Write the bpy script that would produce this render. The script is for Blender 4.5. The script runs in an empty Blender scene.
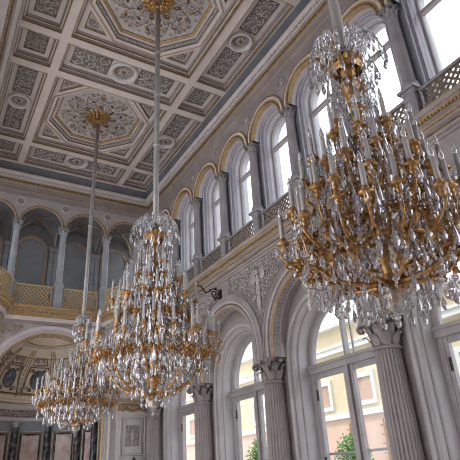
import bpy, bmesh, math, random
from math import sin, cos, pi, sqrt
from mathutils import Vector, Matrix
C = bpy.context.scene.collection
SC = bpy.context.scene
rnd = random.Random(7)

# ------------------------------------------------------------------ materials
def ramp_mix(nt, fac, c1, c2):
    m = nt.nodes.new('ShaderNodeMix'); m.data_type = 'RGBA'
    nt.links.new(fac, m.inputs['Factor'])
    m.inputs['A'].default_value = (*c1, 1); m.inputs['B'].default_value = (*c2, 1)
    return m.outputs['Result']
def mat(name, c1, c2=None, rough=.6, metal=0, scale=3, bump=0, bscale=20, contrast=(.35, .65), coat=0):
    m = bpy.data.materials.new(name); m.use_nodes = True
    nt = m.node_tree; b = nt.nodes['Principled BSDF']
    b.inputs['Roughness'].default_value = rough; b.inputs['Metallic'].default_value = metal
    b.inputs['Coat Weight'].default_value = coat
    tc = nt.nodes.new('ShaderNodeTexCoord')
    if c2 is None: c2 = c1
    n = nt.nodes.new('ShaderNodeTexNoise'); n.inputs['Scale'].default_value = scale; n.inputs['Detail'].default_value = 6
    nt.links.new(tc.outputs['Object'], n.inputs['Vector'])
    mr = nt.nodes.new('ShaderNodeMapRange'); mr.inputs['From Min'].default_value = contrast[0]; mr.inputs['From Max'].default_value = contrast[1]
    nt.links.new(n.outputs['Fac'], mr.inputs['Value'])
    nt.links.new(ramp_mix(nt, mr.outputs['Result'], c1, c2), b.inputs['Base Color'])
    if bump:
        n2 = nt.nodes.new('ShaderNodeTexNoise'); n2.inputs['Scale'].default_value = bscale; n2.inputs['Detail'].default_value = 4
        nt.links.new(tc.outputs['Object'], n2.inputs['Vector'])
        bp = nt.nodes.new('ShaderNodeBump'); bp.inputs['Strength'].default_value = bump; bp.inputs['Distance'].default_value = .02
        nt.links.new(n2.outputs['Fac'], bp.inputs['Height']); nt.links.new(bp.outputs['Normal'], b.inputs['Normal'])
    return m
M = {}
M['stone'] = mat('mauve_stone', (.31, .272, .27), (.40, .355, .35), .55, scale=1.6)
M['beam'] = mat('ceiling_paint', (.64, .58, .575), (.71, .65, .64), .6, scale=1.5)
M['panel'] = mat('coffer_recess_shade', (.27, .24, .235), (.34, .305, .295), .7, scale=6)  # darker grey puts recess shade into the colour of the coffers
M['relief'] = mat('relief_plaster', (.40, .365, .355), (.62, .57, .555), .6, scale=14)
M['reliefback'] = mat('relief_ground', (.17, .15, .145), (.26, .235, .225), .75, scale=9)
M['octback'] = mat('octagon_ground', (.50, .465, .47), (.60, .56, .56), .7, scale=4)
M['bluegray'] = mat('blue_grey_paint', (.24, .265, .31), (.32, .345, .385), .6, scale=2)
M['cove'] = mat('dark_cove_paint', (.13, .145, .17), (.18, .195, .22), .6, scale=2)
M['endstone'] = mat('pale_plaster', (.46, .42, .425), (.54, .50, .50), .6, scale=1.6)
M['pale'] = mat('pale_moulding', (.62, .585, .60), (.69, .655, .67), .5, scale=1.2)
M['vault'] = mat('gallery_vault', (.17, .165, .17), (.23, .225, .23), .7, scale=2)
M['niche'] = mat('niche_paint', (.23, .25, .275), (.28, .30, .33), .6, scale=1.2)
M['white'] = mat('white_plaster', (.46, .43, .445), (.54, .505, .52), .5, scale=1.2)
M['lilac'] = mat('lilac_plaster', (.50, .48, .55), (.57, .55, .62), .5, scale=1.2)
M['frame'] = mat('window_paint', (.34, .31, .325), (.42, .39, .40), .45, scale=2)
M['column'] = mat('grey_marble', (.30, .28, .30), (.37, .35, .37), .35, scale=3)
M['fluted'] = mat('fluted_marble', (.29, .255, .255), (.345, .305, .305), .45, scale=2)
M['endcolumn'] = mat('pale_blue_marble', (.36, .39, .43), (.43, .46, .50), .35, scale=3)
M['gold'] = mat('gilding', (.34, .175, .06), (.66, .40, .18), .32, .8, scale=18)
M['goldpaint'] = mat('old_gilding', (.40, .27, .14), (.52, .37, .20), .45, .3, scale=8)
M['darkgold'] = mat('dark_gilding_groove_shade', (.15, .09, .04), (.25, .155, .07), .5, .3, scale=8)  # dark gilding; in the coffer grooves it also paints the shadow lines
M['lattice'] = mat('gilt_lattice', (.56, .42, .23), (.70, .54, .31), .5, .1, scale=10)
M['bronzelattice'] = mat('bronze_lattice', (.20, .155, .12), (.28, .22, .175), .4, .3, scale=10)
M['cream'] = mat('cream_plaster', (.72, .63, .52), (.80, .71, .60), .6, scale=3)
M['iron'] = mat('wrought_iron', (.035, .022, .018), (.07, .045, .035), .5, .6, scale=10)
M['pink'] = mat('pink_marble', (.50, .36, .33), (.66, .55, .52), .3, scale=2.5, contrast=(.4, .6))
M['dark'] = mat('dark_marble', (.02, .02, .03), (.16, .15, .17), .3, scale=5, contrast=(.45, .62))
M['rod'] = mat('rod_paint', (.40, .385, .39), (.47, .455, .46), .3, .2, scale=4)
M['candle'] = mat('candle_wax', (.50, .48, .48), (.58, .555, .55), .3)
M['floor'] = mat('floor_marble', (.66, .60, .55), (.76, .70, .65), .3, scale=1)
M['yellow'] = mat('yellow_render', (.60, .50, .33), (.66, .55, .38), .8, scale=.6)
M['pinkwall'] = mat('pink_render', (.62, .42, .33), (.68, .47, .38), .8, scale=.6)
M['outwhite'] = mat('white_render', (.66, .66, .64), (.72, .72, .70), .8, scale=.8)
M['shade'] = mat('window_blind', (.44, .27, .20), (.50, .32, .24), .7, scale=1)
M['trellis'] = mat('trellis_wood', (.30, .17, .09), (.38, .23, .13), .8, scale=3)
M['leaf'] = mat('leaf_green', (.03, .12, .015), (.10, .27, .05), .6, scale=3)
M['bark'] = mat('bark', (.12, .08, .05), (.2, .14, .09), .9, scale=5)
M['ground'] = mat('court_paving', (.42, .40, .37), (.52, .50, .47), .9, scale=1)
M['sky_paint'] = mat('blue_painting', (.05, .075, .13), (.17, .21, .27), .5, scale=5, contrast=(.4, .6))
M['red_paint'] = mat('red_painting', (.22, .04, .035), (.34, .10, .07), .5, scale=5)
M['skin_paint'] = mat('ivory_painting', (.62, .44, .33), (.72, .54, .42), .5, scale=5)
def glass_mats():
    m = bpy.data.materials.new('window_glass'); m.use_nodes = True; nt = m.node_tree; nt.nodes.remove(nt.nodes['Principled BSDF'])
    o = nt.nodes['Material Output']; t = nt.nodes.new('ShaderNodeBsdfTransparent'); t.inputs['Color'].default_value = (.93, .97, .98, 1)
    g = nt.nodes.new('ShaderNodeBsdfGlossy'); g.inputs['Roughness'].default_value = .03
    x = nt.nodes.new('ShaderNodeMixShader'); x.inputs['Fac'].default_value = .07
    nt.links.new(t.outputs[0], x.inputs[1]); nt.links.new(g.outputs[0], x.inputs[2]); nt.links.new(x.outputs[0], o.inputs['Surface'])
    M['glass'] = m
    m = bpy.data.materials.new('lead_crystal'); m.use_nodes = True; nt = m.node_tree; b = nt.nodes['Principled BSDF']
    o = nt.nodes['Material Output']
    b.inputs['Base Color'].default_value = (.93, .94, .97, 1); b.inputs['Roughness'].default_value = .04
    b.inputs['IOR'].default_value = 1.55; b.inputs['Transmission Weight'].default_value = .85
    g = nt.nodes.new('ShaderNodeBsdfGlossy'); g.inputs['Roughness'].default_value = .08; g.inputs['Color'].default_value = (.95, .95, 1, 1)
    x = nt.nodes.new('ShaderNodeMixShader'); x.inputs['Fac'].default_value = .24
    nt.links.new(b.outputs[0], x.inputs[1]); nt.links.new(g.outputs[0], x.inputs[2]); nt.links.new(x.outputs[0], o.inputs['Surface'])
    M['crystal'] = m
glass_mats()

# ------------------------------------------------------------------ mesh builder
class MB:
    def __init__(s): s.v = []; s.f = []; s.m = []; s.mats = []; s.sm = []
    def mi(s, m):
        if m not in s.mats: s.mats.append(m)
        return s.mats.index(m)
    def add(s, V, F, m, smooth=False):
        o = len(s.v); s.v += [tuple(p) for p in V]; i = s.mi(m)
        for f in F: s.f.append([o + k for k in f]); s.m.append(i); s.sm.append(smooth)
    def box(s, a, b, m, T=None):
        x0, y0, z0 = a; x1, y1, z1 = b
        V = [(x0,y0,z0),(x1,y0,z0),(x1,y1,z0),(x0,y1,z0),(x0,y0,z1),(x1,y0,z1),(x1,y1,z1),(x0,y1,z1)]
        if T: V = [T(*p) for p in V]
        s.add(V, [(0,3,2,1),(4,5,6,7),(0,1,5,4),(1,2,6,5),(2,3,7,6),(3,0,4,7)], m)
    def grid(s, rows, mats, closed_u=False, smooth=False, closed_v=False, cap=False):
        n = len(rows); k = len(rows[0]); V = [p for r in rows for p in r]
        if not isinstance(mats, (list, tuple)): mats = [mats] * k
        o = len(s.v); s.v += [tuple(p) for p in V]
        for i in range(n if closed_v else n - 1):
            i2 = (i + 1) % n
            for j in range(k if closed_u else k - 1):
                j2 = (j + 1) % k
                s.f.append([o+i*k+j, o+i*k+j2, o+i2*k+j2, o+i2*k+j]); s.m.append(s.mi(mats[j % len(mats)])); s.sm.append(smooth)
        if cap:
            for i in (0, n - 1):
                s.f.append([o+i*k+j for j in range(k)]); s.m.append(s.mi(mats[0])); s.sm.append(False)
    def lathe(s, prof, m, seg=16, c=(0, 0, 0), a0=0, a1=2*pi, T=None, rf=None, smooth=True):
        full = abs(a1 - a0 - 2*pi) < 1e-6
        rows = []
        for r, z in prof:
            row = []
            for j in range(seg if full else seg + 1):
                a = a0 + (a1 - a0) * j / seg; rr = r * (rf(a) if rf else 1)
                p = (c[0] + rr*cos(a), c[1] + rr*sin(a), c[2] + z)
                row.append(T(*p) if T else p)
            rows.append(row)
        s.grid(rows, m, closed_u=full, smooth=smooth)
    def tube(s, pts, r, m, seg=6, closed=False, smooth=True):
        pts = [Vector(p) for p in pts]; n = len(pts); rows = []
        up = Vector((0, 0, 1)); last = None
        for i, p in enumerate(pts):
            if closed: t = pts[(i+1) % n] - pts[i-1]
            else: t = pts[min(i+1, n-1)] - pts[max(i-1, 0)]
            if t.length < 1e-9: t = Vector((0, 0, 1))
            t.normalize()
            a = last - t * last.dot(t) if last is not None else (t.cross(up) if abs(t.z) < .95 else t.cross(Vector((1, 0, 0))))
            if a.length < 1e-6: a = t.cross(Vector((0, 1, 0)))
            a.normalize(); last = a; b = t.cross(a)
            rr = r[i] if isinstance(r, (list, tuple)) else r
            rows.append([p + (a*cos(2*pi*j/seg) + b*sin(2*pi*j/seg)) * rr for j in range(seg)])
        s.grid(rows, m, closed_u=True, smooth=smooth, closed_v=closed, cap=not closed)
    def ball(s, c, r, m, sx=1, sy=1, sz=1, seg=8, rings=5):
        rows = []
        for i in range(rings + 1):
            a = -pi/2 + pi*i/rings
            rows.append([(c[0]+r*sx*cos(a)*cos(2*pi*j/seg), c[1]+r*sy*cos(a)*sin(2*pi*j/seg), c[2]+r*sz*sin(a)) for j in range(seg)])
        s.grid(rows, m, closed_u=True, smooth=True)
    def drop(s, p, l, r, m, seg=6, tilt=(0, 0)):
        x, y, z = p
        rows = []
        for rr, t in ((.03, 0), (.55, .35), (1, .68), (.6, .9), (.05, 1)):
            rows.append([(x + tilt[0]*l*t + r*rr*cos(2*pi*j/seg), y + tilt[1]*l*t + r*rr*sin(2*pi*j/seg), z - l*t) for j in range(seg)])
        s.grid(rows, m, closed_u=True)
    def bead(s, p, r, m):
        x, y, z = p
        s.add([(x,y,z+r*1.3),(x+r,y,z),(x,y+r,z),(x-r,y,z),(x,y-r,z),(x,y,z-r*1.3)],
              [(0,1,2),(0,2,3),(0,3,4),(0,4,1),(5,2,1),(5,3,2),(5,4,3),(5,1,4)], m)
    def build(s, name, parent=None, loc=None):
        me = bpy.data.meshes.new(name); me.from_pydata(s.v, [], s.f)
        for m in s.mats: me.materials.append(M[m])
        me.polygons.foreach_set('material_index', s.m); me.polygons.foreach_set('use_smooth', s.sm); me.update()
        bm = bmesh.new(); bm.from_mesh(me); bmesh.ops.recalc_face_normals(bm, faces=bm.faces); bm.to_mesh(me); bm.free()
        o = bpy.data.objects.new(name, me); C.objects.link(o)
        if parent: o.parent = parent
        if loc: o.location = loc
        return o
def thing(name, label, cat, loc=(0, 0, 0), group=None, rz=0):
    o = bpy.data.objects.new(name, None); C.objects.link(o); o.location = loc; o.rotation_euler = (0, 0, rz)
    o['label'] = label; o['category'] = cat; o['kind'] = 'thing'
    if group: o['group'] = group
    o.empty_display_size = .2
    return o
def tag(o, label, cat, group=None, kind='thing'):
    o['label'] = label; o['category'] = cat; o['kind'] = kind
    if group: o['group'] = group
    return o
def struct(o, label=None, cat=None):
    o['kind'] = 'structure'
    if label: o['label'] = label
    if cat: o['category'] = cat
    return o
def copyobj(src, parent=None, loc=None, rot=None):
    c = src.copy(); C.objects.link(c)
    if parent: c.parent = parent
    if loc is not None: c.location = loc
    if rot is not None: c.rotation_euler = rot
    return c
ORD = ['first', 'second', 'third', 'fourth', 'fifth', 'sixth', 'seventh', 'eighth', 'ninth', 'tenth']

# ------------------------------------------------------------------ layout (metres)
XR, YE, ZC = 9.97, 24.85, 16.9          # window wall plane, end wall plane, ceiling
XC = 4.97                               # hall axis
R_ = lambda s, t, d: (XR + d, s, t)      # window wall: s along hall, t up, d outwards
E_ = lambda s, t, d: (s, YE + d, t)      # end wall
LOWC = [3.88, 8.95, 14.02, 19.09, 24.16]
LB = [(a + b) / 2 for a, b in zip(LOWC, LOWC[1:])]
UPC = [3.88 + 2.535 * k for k in range(9)]
UB = [(a + b) / 2 for a, b in zip(UPC, UPC[1:])]
EC = [2.66, 4.97, 7.28]
EB = [1.505, 3.815, 6.125, 8.435]

def archpath(cs, ct, tb, n=20):
    P = []
    if tb is not None: P.append(lambda r: (cs + r, tb))
    for i in range(n + 1):
        a = pi * i / n
        P.append(lambda r, a=a: (cs + r*cos(a), ct + r*sin(a)))
    if tb is not None: P.append(lambda r: (cs - r, tb))
    return P
def archsweep(mb, T, cs, ct, tb, prof, mats, n=20, smooth=False):
    rows = [[T(*f(r), d) for r, d in prof] for f in archpath(cs, ct, tb, n)]
    mb.grid(rows, mats, smooth=smooth)
def archwall(mb, T, s0, s1, top, cs, ct, r, tb, d, m, n=20):
    # sheet from s0..s1, tb..top with an arched opening
    pts = [f(r) for f in archpath(cs, ct, None, n)]
    for a, b in zip(pts, pts[1:]):
        mb.add([T(a[0], a[1], d), T(b[0], b[1], d), T(b[0], top, d), T(a[0], top, d)], [(0, 1, 2, 3)], m)
    for a, b in ((s0, cs - r), (cs + r, s1)):
        if abs(b - a) > 1e-4:
            mb.add([T(a, tb, d), T(b, tb, d), T(b, top, d), T(a, top, d)], [(0, 1, 2, 3)], m)
def spiral(mb, T, s, t, d, R, tr, m, turns=1.6, a0=0., sgn=1, n=15, h=.5):
    pts = []
    for i in range(n):
        u = i / (n - 1); a = a0 + sgn * turns * 2*pi * u; r = R * (1 - .86*u)
        pts.append(T(s + r*cos(a), t + r*sin(a), d - tr*h - tr*.8*u))
    mb.tube(pts, [tr * (1.05 - .5*i/(n-1)) for i in range(n)], m, seg=4)
def leaf(mb, T, s, t, d, L, W, a, m, h=.04):
    ca, sa = cos(a), sin(a)
    q = lambda u, v, w: T(s + u*ca - v*sa, t + u*sa + v*ca, d - w)
    mb.add([q(0, 0, 0), q(L*.5, W, 0), q(L, 0, h*.3), q(L*.5, -W, 0), q(L*.45, 0, h)], [(0, 1, 4), (1, 2, 4), (2, 3, 4), (3, 0, 4)], m)
def scrolls(mb, T, s0, s1, t0, t1, d, cell, m='relief', m2=None, inside=None, h=.045, seed=1):
    r = random.Random(seed)
    ns = max(1, round((s1 - s0) / cell)); nt = max(1, round((t1 - t0) / cell))
    cs, ct = (s1 - s0) / ns, (t1 - t0) / nt
    for i in range(ns):
        for j in range(nt):
            s, t = s0 + (i + .5)*cs, t0 + (j + .5)*ct
            if inside and not inside(s, t): continue
            R = .46 * min(cs, ct); sg = 1 if (i + j) % 2 else -1
            mm = m2 if (m2 and r.random() < .4) else m
            spiral(mb, T, s, t, d, R, R*.2, mm, turns=1.3, a0=r.random()*6.28, sgn=sg, n=13)
            for k in range(9):
                a = r.random()*6.28
                leaf(mb, T, s + R*.8*cos(a), t + R*.8*sin(a), d, R*(.5 + .4*r.random()), R*.24, a + sg*1.1, m2 if (m2 and r.random() < .35) else m, h)
            mb.add([T(s + R*.22*cos(q*pi/3), t + R*.22*sin(q*pi/3), d - h*.5) for q in range(6)] + [T(s, t, d - h*1.3)], [(q, (q+1) % 6, 6) for q in range(6)], mm)

# ------------------------------------------------------------------ floor, ground
b = MB(); b.box((-12, -8, -.3), (XR + .9, YE + 3.4, 0), 'floor')
struct(b.build('floor'), 'pale marble floor of the hall', 'floor')
b = MB(); b.box((XR + .9, -20, -.5), (60, 80, -.1), 'ground')
struct(b.build('ground'), 'paved courtyard outside the windows', 'ground')

# ------------------------------------------------------------------ wall_right
wr = MB()
for i, c in enumerate(LB):
    s0, s1 = LOWC[i], LOWC[i+1]
    archwall(wr, R_, s0, s1, 8.62, c, 5.42, 2.0, 4.98, -.25, 'stone')
    wr.add([R_(s0, 4.98, -.25), R_(s0, 4.98, .3), R_(c - 2.0, 4.98, .3), R_(c - 2.0, 4.98, -.25)], [(0, 1, 2, 3)], 'stone')
    wr.add([R_(s1, 4.98, -.25), R_(s1, 4.98, .3), R_(c + 2.0, 4.98, .3), R_(c + 2.0, 4.98, -.25)], [(0, 1, 2, 3)], 'stone')
    archwall(wr, R_, s0, s1, 8.7, c, 4.80, 1.94, 0, .3, 'stone', 24)
for i, c in enumerate(UB):
    s0, s1 = UPC[i], UPC[i+1]
    archwall(wr, R_, s0, s1, 16.2, c, 13.75, .96, 13.74, -.2, 'stone', 16)
    archwall(wr, R_, s0, s1, 16.2, c, 13.75, .86, 9.0, .2, 'bluegray', 16)
wr.box((1, 8.62, -.25), (LOWC[-1] + .8, 9.05, .3), 'stone', R_)
wr.box((1, 9.05, -.25), (LOWC[-1] + .8, 9.3, .2), 'stone', R_)
# far corner pier and near end
wr.box((LOWC[-1] + .3, 0, -.05), (YE + .6, 17, .3), 'stone', R_)
wr.box((1.2, 0, -.05), (LOWC[0] - .02, 17, .3), 'stone', R_)
wall_right = struct(wr.build('wall_right'), 'long arcaded window wall in mauve stone, two storeys', 'wall')
for i, c in enumerate(LB):
    b = MB()   # moulded archivolt
    archsweep(b, R_, c, 5.42, 4.98, [(2.52, -.25), (2.52, -.31), (2.44, -.335), (2.41, -.335), (2.40, -.31), (2.30, -.31), (2.28, -.33), (2.24, -.345), (2.20, -.33), (2.19, -.29), (2.14, -.29), (2.13, -.31), (2.08, -.33), (2.03, -.32), (2.0, -.29)],
              ['stone']*6 + ['white']*3 + ['darkgold'] + ['stone']*3 + ['goldpaint'], 32)
    b.build('archivolt', wall_right)
    b = MB()   # ornamented soffit with bead rows
    archsweep(b, R_, c, 5.42, 4.98, [(2.0, -.29), (1.97, -.26), (1.985, -.24), (1.985, .02), (1.96, .04), (1.98, .08), (1.98, .3)], ['goldpaint', 'stone', 'stone', 'white', 'white', 'stone'], 32)
    for q in range(46):
        a = pi * (q + .5) / 46
        for dd in (-.19, -.11, -.03):
            p = R_(c + 1.975*cos(a), 5.42 + 1.975*sin(a), dd); b.bead(p, .035, 'relief')
    b.build('arch_soffit', wall_right)
    b = MB()   # stepped jamb mouldings round the deep window recess
    archsweep(b, R_, c, 4.80, 0, [(2.06, .3), (2.06, .25), (1.98, .23), (1.94, .25), (1.94, .36), (1.90, .38), (1.86, .36), (1.83, .39), (1.83, .52), (1.80, .55), (1.77, .58), (1.76, .95), (1.76, 1.3)],
              ['white']*8 + ['stone'] + ['white', 'white', 'frame'], 32)
    b.build('window_reveal', wall_right)
for i, cs in enumerate(LOWC[1:]):
    b = MB()
    def ins(s, t, i=i):
        for c in LB:
            if (s - c)**2 + (t - 5.42)**2 < 2.74**2: return False
        return True
    for q in range(40):
        sa = cs - 2.2 + 4.4*q/40; sb = sa + .11; sm = (sa + sb)/2
        if sm > 24.6: continue
        t0 = max([5.6] + [5.42 + sqrt(max(0, 2.56**2 - (sm - c)**2)) for c in LB if abs(sm - c) < 2.56])
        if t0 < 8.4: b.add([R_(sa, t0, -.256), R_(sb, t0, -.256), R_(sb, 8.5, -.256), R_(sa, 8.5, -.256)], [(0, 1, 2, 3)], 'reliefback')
    scrolls(b, R_, cs - 2.2, cs + (2.2 if i < 3 else .5), 5.6, 8.55, -.25, .30, 'relief', None, ins, .06, seed=20 + i)
    # standing winged figure in the middle of the spandrel
    for z0, z1, w in ((6.75, 7.3, .12), (7.2, 7.65, .16), (7.55, 8.0, .13)):
        b.ball(R_(cs, (z0+z1)/2, -.29), (z1-z0)*.55, 'relief', sx=.25, sy=w/.3, sz=1)
    b.ball(R_(cs, 8.12, -.31), .10, 'relief', sx=.9)
    for sg in (-1, 1):
        for k in range(5): leaf(b, R_, cs + sg*.12, 7.85, -.28, .55 - .05*k, .08, (pi/2 - sg*(.5 + .28*k)), 'relief', .06)
    for c in (cs,):
        pass
    b.build('spandrel_relief', wall_right)
for i, c in enumerate(UB):
    b = MB()
    archsweep(b, R_, c, 13.75, None, [(1.255, -.2), (1.255, -.27), (1.235, -.285), (1.215, -.27), (1.205, -.25), (1.10, -.25), (1.09, -.27), (1.06, -.275), (1.04, -.24), (.99, -.235), (.975, -.25), (.95, -.235), (.95, -.06), (.95, .2)],
              ['goldpaint', 'goldpaint', 'darkgold', 'stone', 'cream', 'darkgold', 'goldpaint', 'goldpaint', 'darkgold', 'goldpaint', 'goldpaint', 'goldpaint', 'lilac'], 20)
    for q in range(36):
        a = pi*(q + .5)/36; b.bead(R_(c + 1.152*cos(a), 13.75 + 1.152*sin(a), -.255), .038, 'cream')
    b.build('archivolt', wall_right)
    b = MB()
    archsweep(b, R_, c, 13.75, 9.0, [(.94, .2), (.93, .15), (.89, .14), (.88, .26), (.86, .29), (.83, .27), (.82, .31), (.81, .40), (.795, .43), (.79, .62), (.79, 1.0)],
              ['lilac']*6 + ['column'] + ['lilac']*3, 20)
    b.build('window_reveal', wall_right)
for i, cs in enumerate(UPC[1:]):
    b = MB()
    T = lambda x, y, z, cs=cs: R_(cs + x, 14.98 + y, -.2 - z)
    b.lathe([(.17, 0), (.17, .03), (.20, .045), (.23, .03), (.23, 0)], 'stone', 20, T=T)
    b.lathe([(.001, .03), (.05, .03), (.08, 0)], 'relief', 10, T=T)
    b.build('roundel', wall_right)

# ------------------------------------------------------------------ windows
n_w = 0
for i, c in enumerate(LB):
    n_w += 1
    f = MB()
    D0, D1 = .95, 1.12; ct = 4.80
    archsweep(f, R_, c, ct, 0, [(1.78, D0), (1.60, D0), (1.57, D0 + .05), (1.57, D1), (1.78, D1)], 'frame', 28)
    f.box((c - 1.76, 4.38, D0 - .06), (c + 1.76, 4.62, D1), 'frame', R_)
    f.box((c - 1.76, 4.56, D0 - .10), (c + 1.76, 4.66, D1), 'frame', R_)
    f.box((c - .045, 4.6, D0), (c + .045, 6.4, D1), 'frame', R_)
    f.box((c - .13, 4.6, D1 + .10), (c - .08, 6.35, D1 + .16), 'frame', R_)
    f.box((c - .06, 0, D0 - .05), (c + .06, 4.4, D1), 'frame', R_)
    for sg in (-1, 1):
        a, bb = sorted((c + sg*.09, c + sg*1.58))
        for x0, x1 in ((a, a + .12), (bb - .12, bb)): f.box((x0, .1, D0 + .02), (x1, 4.38, D1 - .02), 'frame', R_)
        f.box((a + .13, 4.22, D0 + .03), (bb - .13, 4.38, D1 - .03), 'frame', R_)
        f.box((a + .13, .1, D0 + .03), (bb - .13, .5, D1 - .03), 'frame', R_)
        f.box((a, 1.96, D1 + .04), (bb, 2.03, D1 + .10), 'frame', R_)
    w = struct(f.build('window_%d' % n_w), ['tall lower window at the right edge below the great near chandelier', 'tall round-arched lower window with the pink courtyard wall and shrub in view', 'tall round-arched lower window between the middle fluted columns', 'narrow-looking far lower window beside the end wall pier'][i], 'window')
    h = MB()
    for sg in (-1, 1):
        for z in (1.6, 3.55): h.box((c + sg*1.50 - .03, z, D0 - .02), (c + sg*1.50 + .03, z + .32, D0 + .03), 'iron', R_)
    h.build('hinge', w)
    for nm, pts in (('lunette_pane', [(c - 1.58, 4.64)] + [(c - 1.58*cos(pi*k/24), max(4.64, ct + 1.58*sin(pi*k/24))) for k in range(25)] + [(c + 1.58, 4.64)]),
                    ('pane', [(c - 1.46, .5), (c - .2, .5), (c - .2, 4.23), (c - 1.46, 4.23)]), ('pane', [(c + 1.46, .5), (c + .2, .5), (c + .2, 4.23), (c + 1.46, 4.23)])):
        g = MB(); g.add([R_(s, t, 1.04) for s, t in pts], [list(range(len(pts)))], 'glass'); g.build(nm, w)
for i, c in enumerate(UB):
    n_w += 1
    f = MB(); D0, D1 = .60, .74; ct = 13.75
    archsweep(f, R_, c, ct, 9.2, [(.80, D0), (.725, D0), (.71, D0 + .04), (.71, D1), (.80, D1)], 'frame', 18)
    f.box((c - .785, 13.30, D0 - .03), (c + .785, 13.42, D1), 'frame', R_)
    f.box((c - .785, 9.2, D0), (c + .785, 9.7, D1), 'frame', R_)
    w = struct(f.build('window_%d' % n_w), ['round-arched gallery window cut by the top right edge of the view', 'round-arched gallery window behind the crown of the great near chandelier'][i] if i < 2 else 'round-arched upper gallery window, %s to the left of the great near chandelier crown' % ORD[i - 2], 'window')
    for nm, pts in (('lunette_pane', [(c - .715, 13.40)] + [(c - .715*cos(pi*k/18), max(13.40, ct + .715*sin(pi*k/18))) for k in range(19)] + [(c + .715, 13.40)]),
                    ('pane', [(c - .715, 9.7), (c + .715, 9.7), (c + .715, 13.32), (c - .715, 13.32)])):
        g = MB(); g.add([R_(s, t, .68) for s, t in pts], [list(range(len(pts)))], 'glass'); g.build(nm, w)

# ------------------------------------------------------------------ columns
def capital_mesh(r, h, mcol, gold=False):
    b = MB()
    b.lathe([(r*1.0, 0), (r*1.12, .02*h), (r*1.16, .06*h), (r*1.08, .1*h), (r*.98, .12*h)], mcol, 20)
    b.lathe([(r*.96, .12*h), (r*.98, .4*h), (r*1.05, .7*h), (r*1.25, .86*h)], 'reliefback', 20)
    for ring, (n, z0, hh, ph) in enumerate(((8, .12, .36, 0), (8, .2, .56, pi/8))):
        for k in range(n):
            a = 2*pi*k/n + ph; rows = []
            for u, rr, w in ((0, 1.04, .28), (.4, 1.12, .36), (.75, 1.28, .33), (1, 1.52, .24), (.95, 1.68, .14), (.8, 1.66, .06)):
                z = h*(z0 + hh*u); w *= r
                c_, s_ = cos(a), sin(a)
                rows.append([(rr*r*c_ - v*w*s_ - abs(v)*.06*r*c_, rr*r*s_ + v*w*c_ - abs(v)*.06*r*s_, z) for v in (-1, -.5, 0, .5, 1)])
            b.grid(rows, mcol, smooth=True)
    for k in range(4):
        a = pi/4 + k*pi/2
        T = lambda s, t, d, a=a: (cos(a)*s - sin(a)*d, sin(a)*s + cos(a)*d, t)
        for dd in (-.1*r, .1*r): spiral(b, T, r*1.68, h*.74, dd, r*.34, r*.13, mcol, 1.3, 2.2, -1, 14, 0)
        b.tube([(cos(a)*r*q, sin(a)*r*q, h*z) for q, z in ((1.05, .5), (1.2, .72), (1.45, .86), (1.7, .92))], r*.1, mcol, 5)
        a2 = k*pi/2
        b.ball((cos(a2)*r*1.42, sin(a2)*r*1.42, h*.88), r*.22, mcol)
    pts = []
    for k in range(4):
        a = pi/4 + k*pi/2; q = r*1.95
        c0 = Vector((cos(a)*q, sin(a)*q)); a1 = a + pi/2; c1 = Vector((cos(a1)*q, sin(a1)*q))
        for u in range(6):
            p = c0.lerp(c1, .05 + .9*u/5); inn = 1 - .16*sin(pi*u/5); pts.append(p * inn)
    b.grid([[(p.x*g, p.y*g, z) for p in pts] for g, z in ((.9, .86*h), (.96, .9*h), (1, .93*h), (1.02, h))], mcol, closed_u=True, cap=True)
    return b
def column(protoname, label, cat, loc, group, r, zs, mcol, flutes=0, ped=None, cache={}):
    key = (r, mcol, flutes, ped, zs)
    z0, z1, z2 = zs                                   # shaft bottom, capital bottom, capital top
    t = thing(protoname, label, cat, loc, group)
    if key not in cache:
        ch = []
        H = z1 - z0
        b = MB(); rf = None; seg = 20
        if flutes:
            seg = flutes*4; rf = lambda a: 1 - .10*abs(sin(a*flutes/2))**.8
        b.lathe([(r*1.0, z0), (r*1.0, z0 + .3*H), (r*.96, z0 + .65*H), (r*.88, z1 - .02), (r*.88, z1)], mcol, seg, rf=rf, smooth=not flutes)
        ch.append(b.build('shaft', t))
        b = capital_mesh(r*.9, z2 - z1, mcol if not flutes else 'fluted'); ch.append(b.build('capital', t, (0, 0, z1)))
        b = MB(); zb = z0
        b.lathe([(r*1.0, zb), (r*1.08, zb - .02*1), (r*1.12, zb - .05), (r*1.28, zb - .08), (r*1.34, zb - .12), (r*1.2, zb - .15), (r*1.4, zb - .18), (r*1.42, zb - .24), (r*1.3, zb - .26)], mcol, 20)
        b.box((-r*1.45, -r*1.45, zb - .34), (r*1.45, r*1.45, zb - .26), mcol); ch.append(b.build('base', t))
        if ped:
            w, p0, p1, pm = ped; b = MB()
            b.box((-w*.92, -w*.92, p0), (w*.92, w*.92, p1 - .14), pm); b.box((-w*1.02, -w*1.02, p0), (w*1.02, w*1.02, p0 + .12), pm)
            b.box((-w*1.02, -w*1.02, p1 - .14), (w*1.02, w*1.02, p1 - .08), pm); b.box((-w*1.1, -w*1.1, p1 - .08), (w*1.1, w*1.1, p1), pm)
            for k in range(4):
                a = k*pi/2
                T = lambda x, y, z, a=a: (cos(a)*x - sin(a)*y, sin(a)*x + cos(a)*y, z)
                b.box((w*.92, -w*.6, p0 + .22), (w*.95, w*.6, p1 - .24), pm, T)
            ch.append(b.build('pedestal', t))
        cache[key] = ch
    else:
        for o in cache[key]:
            copyobj(o, t)
    return t
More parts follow.
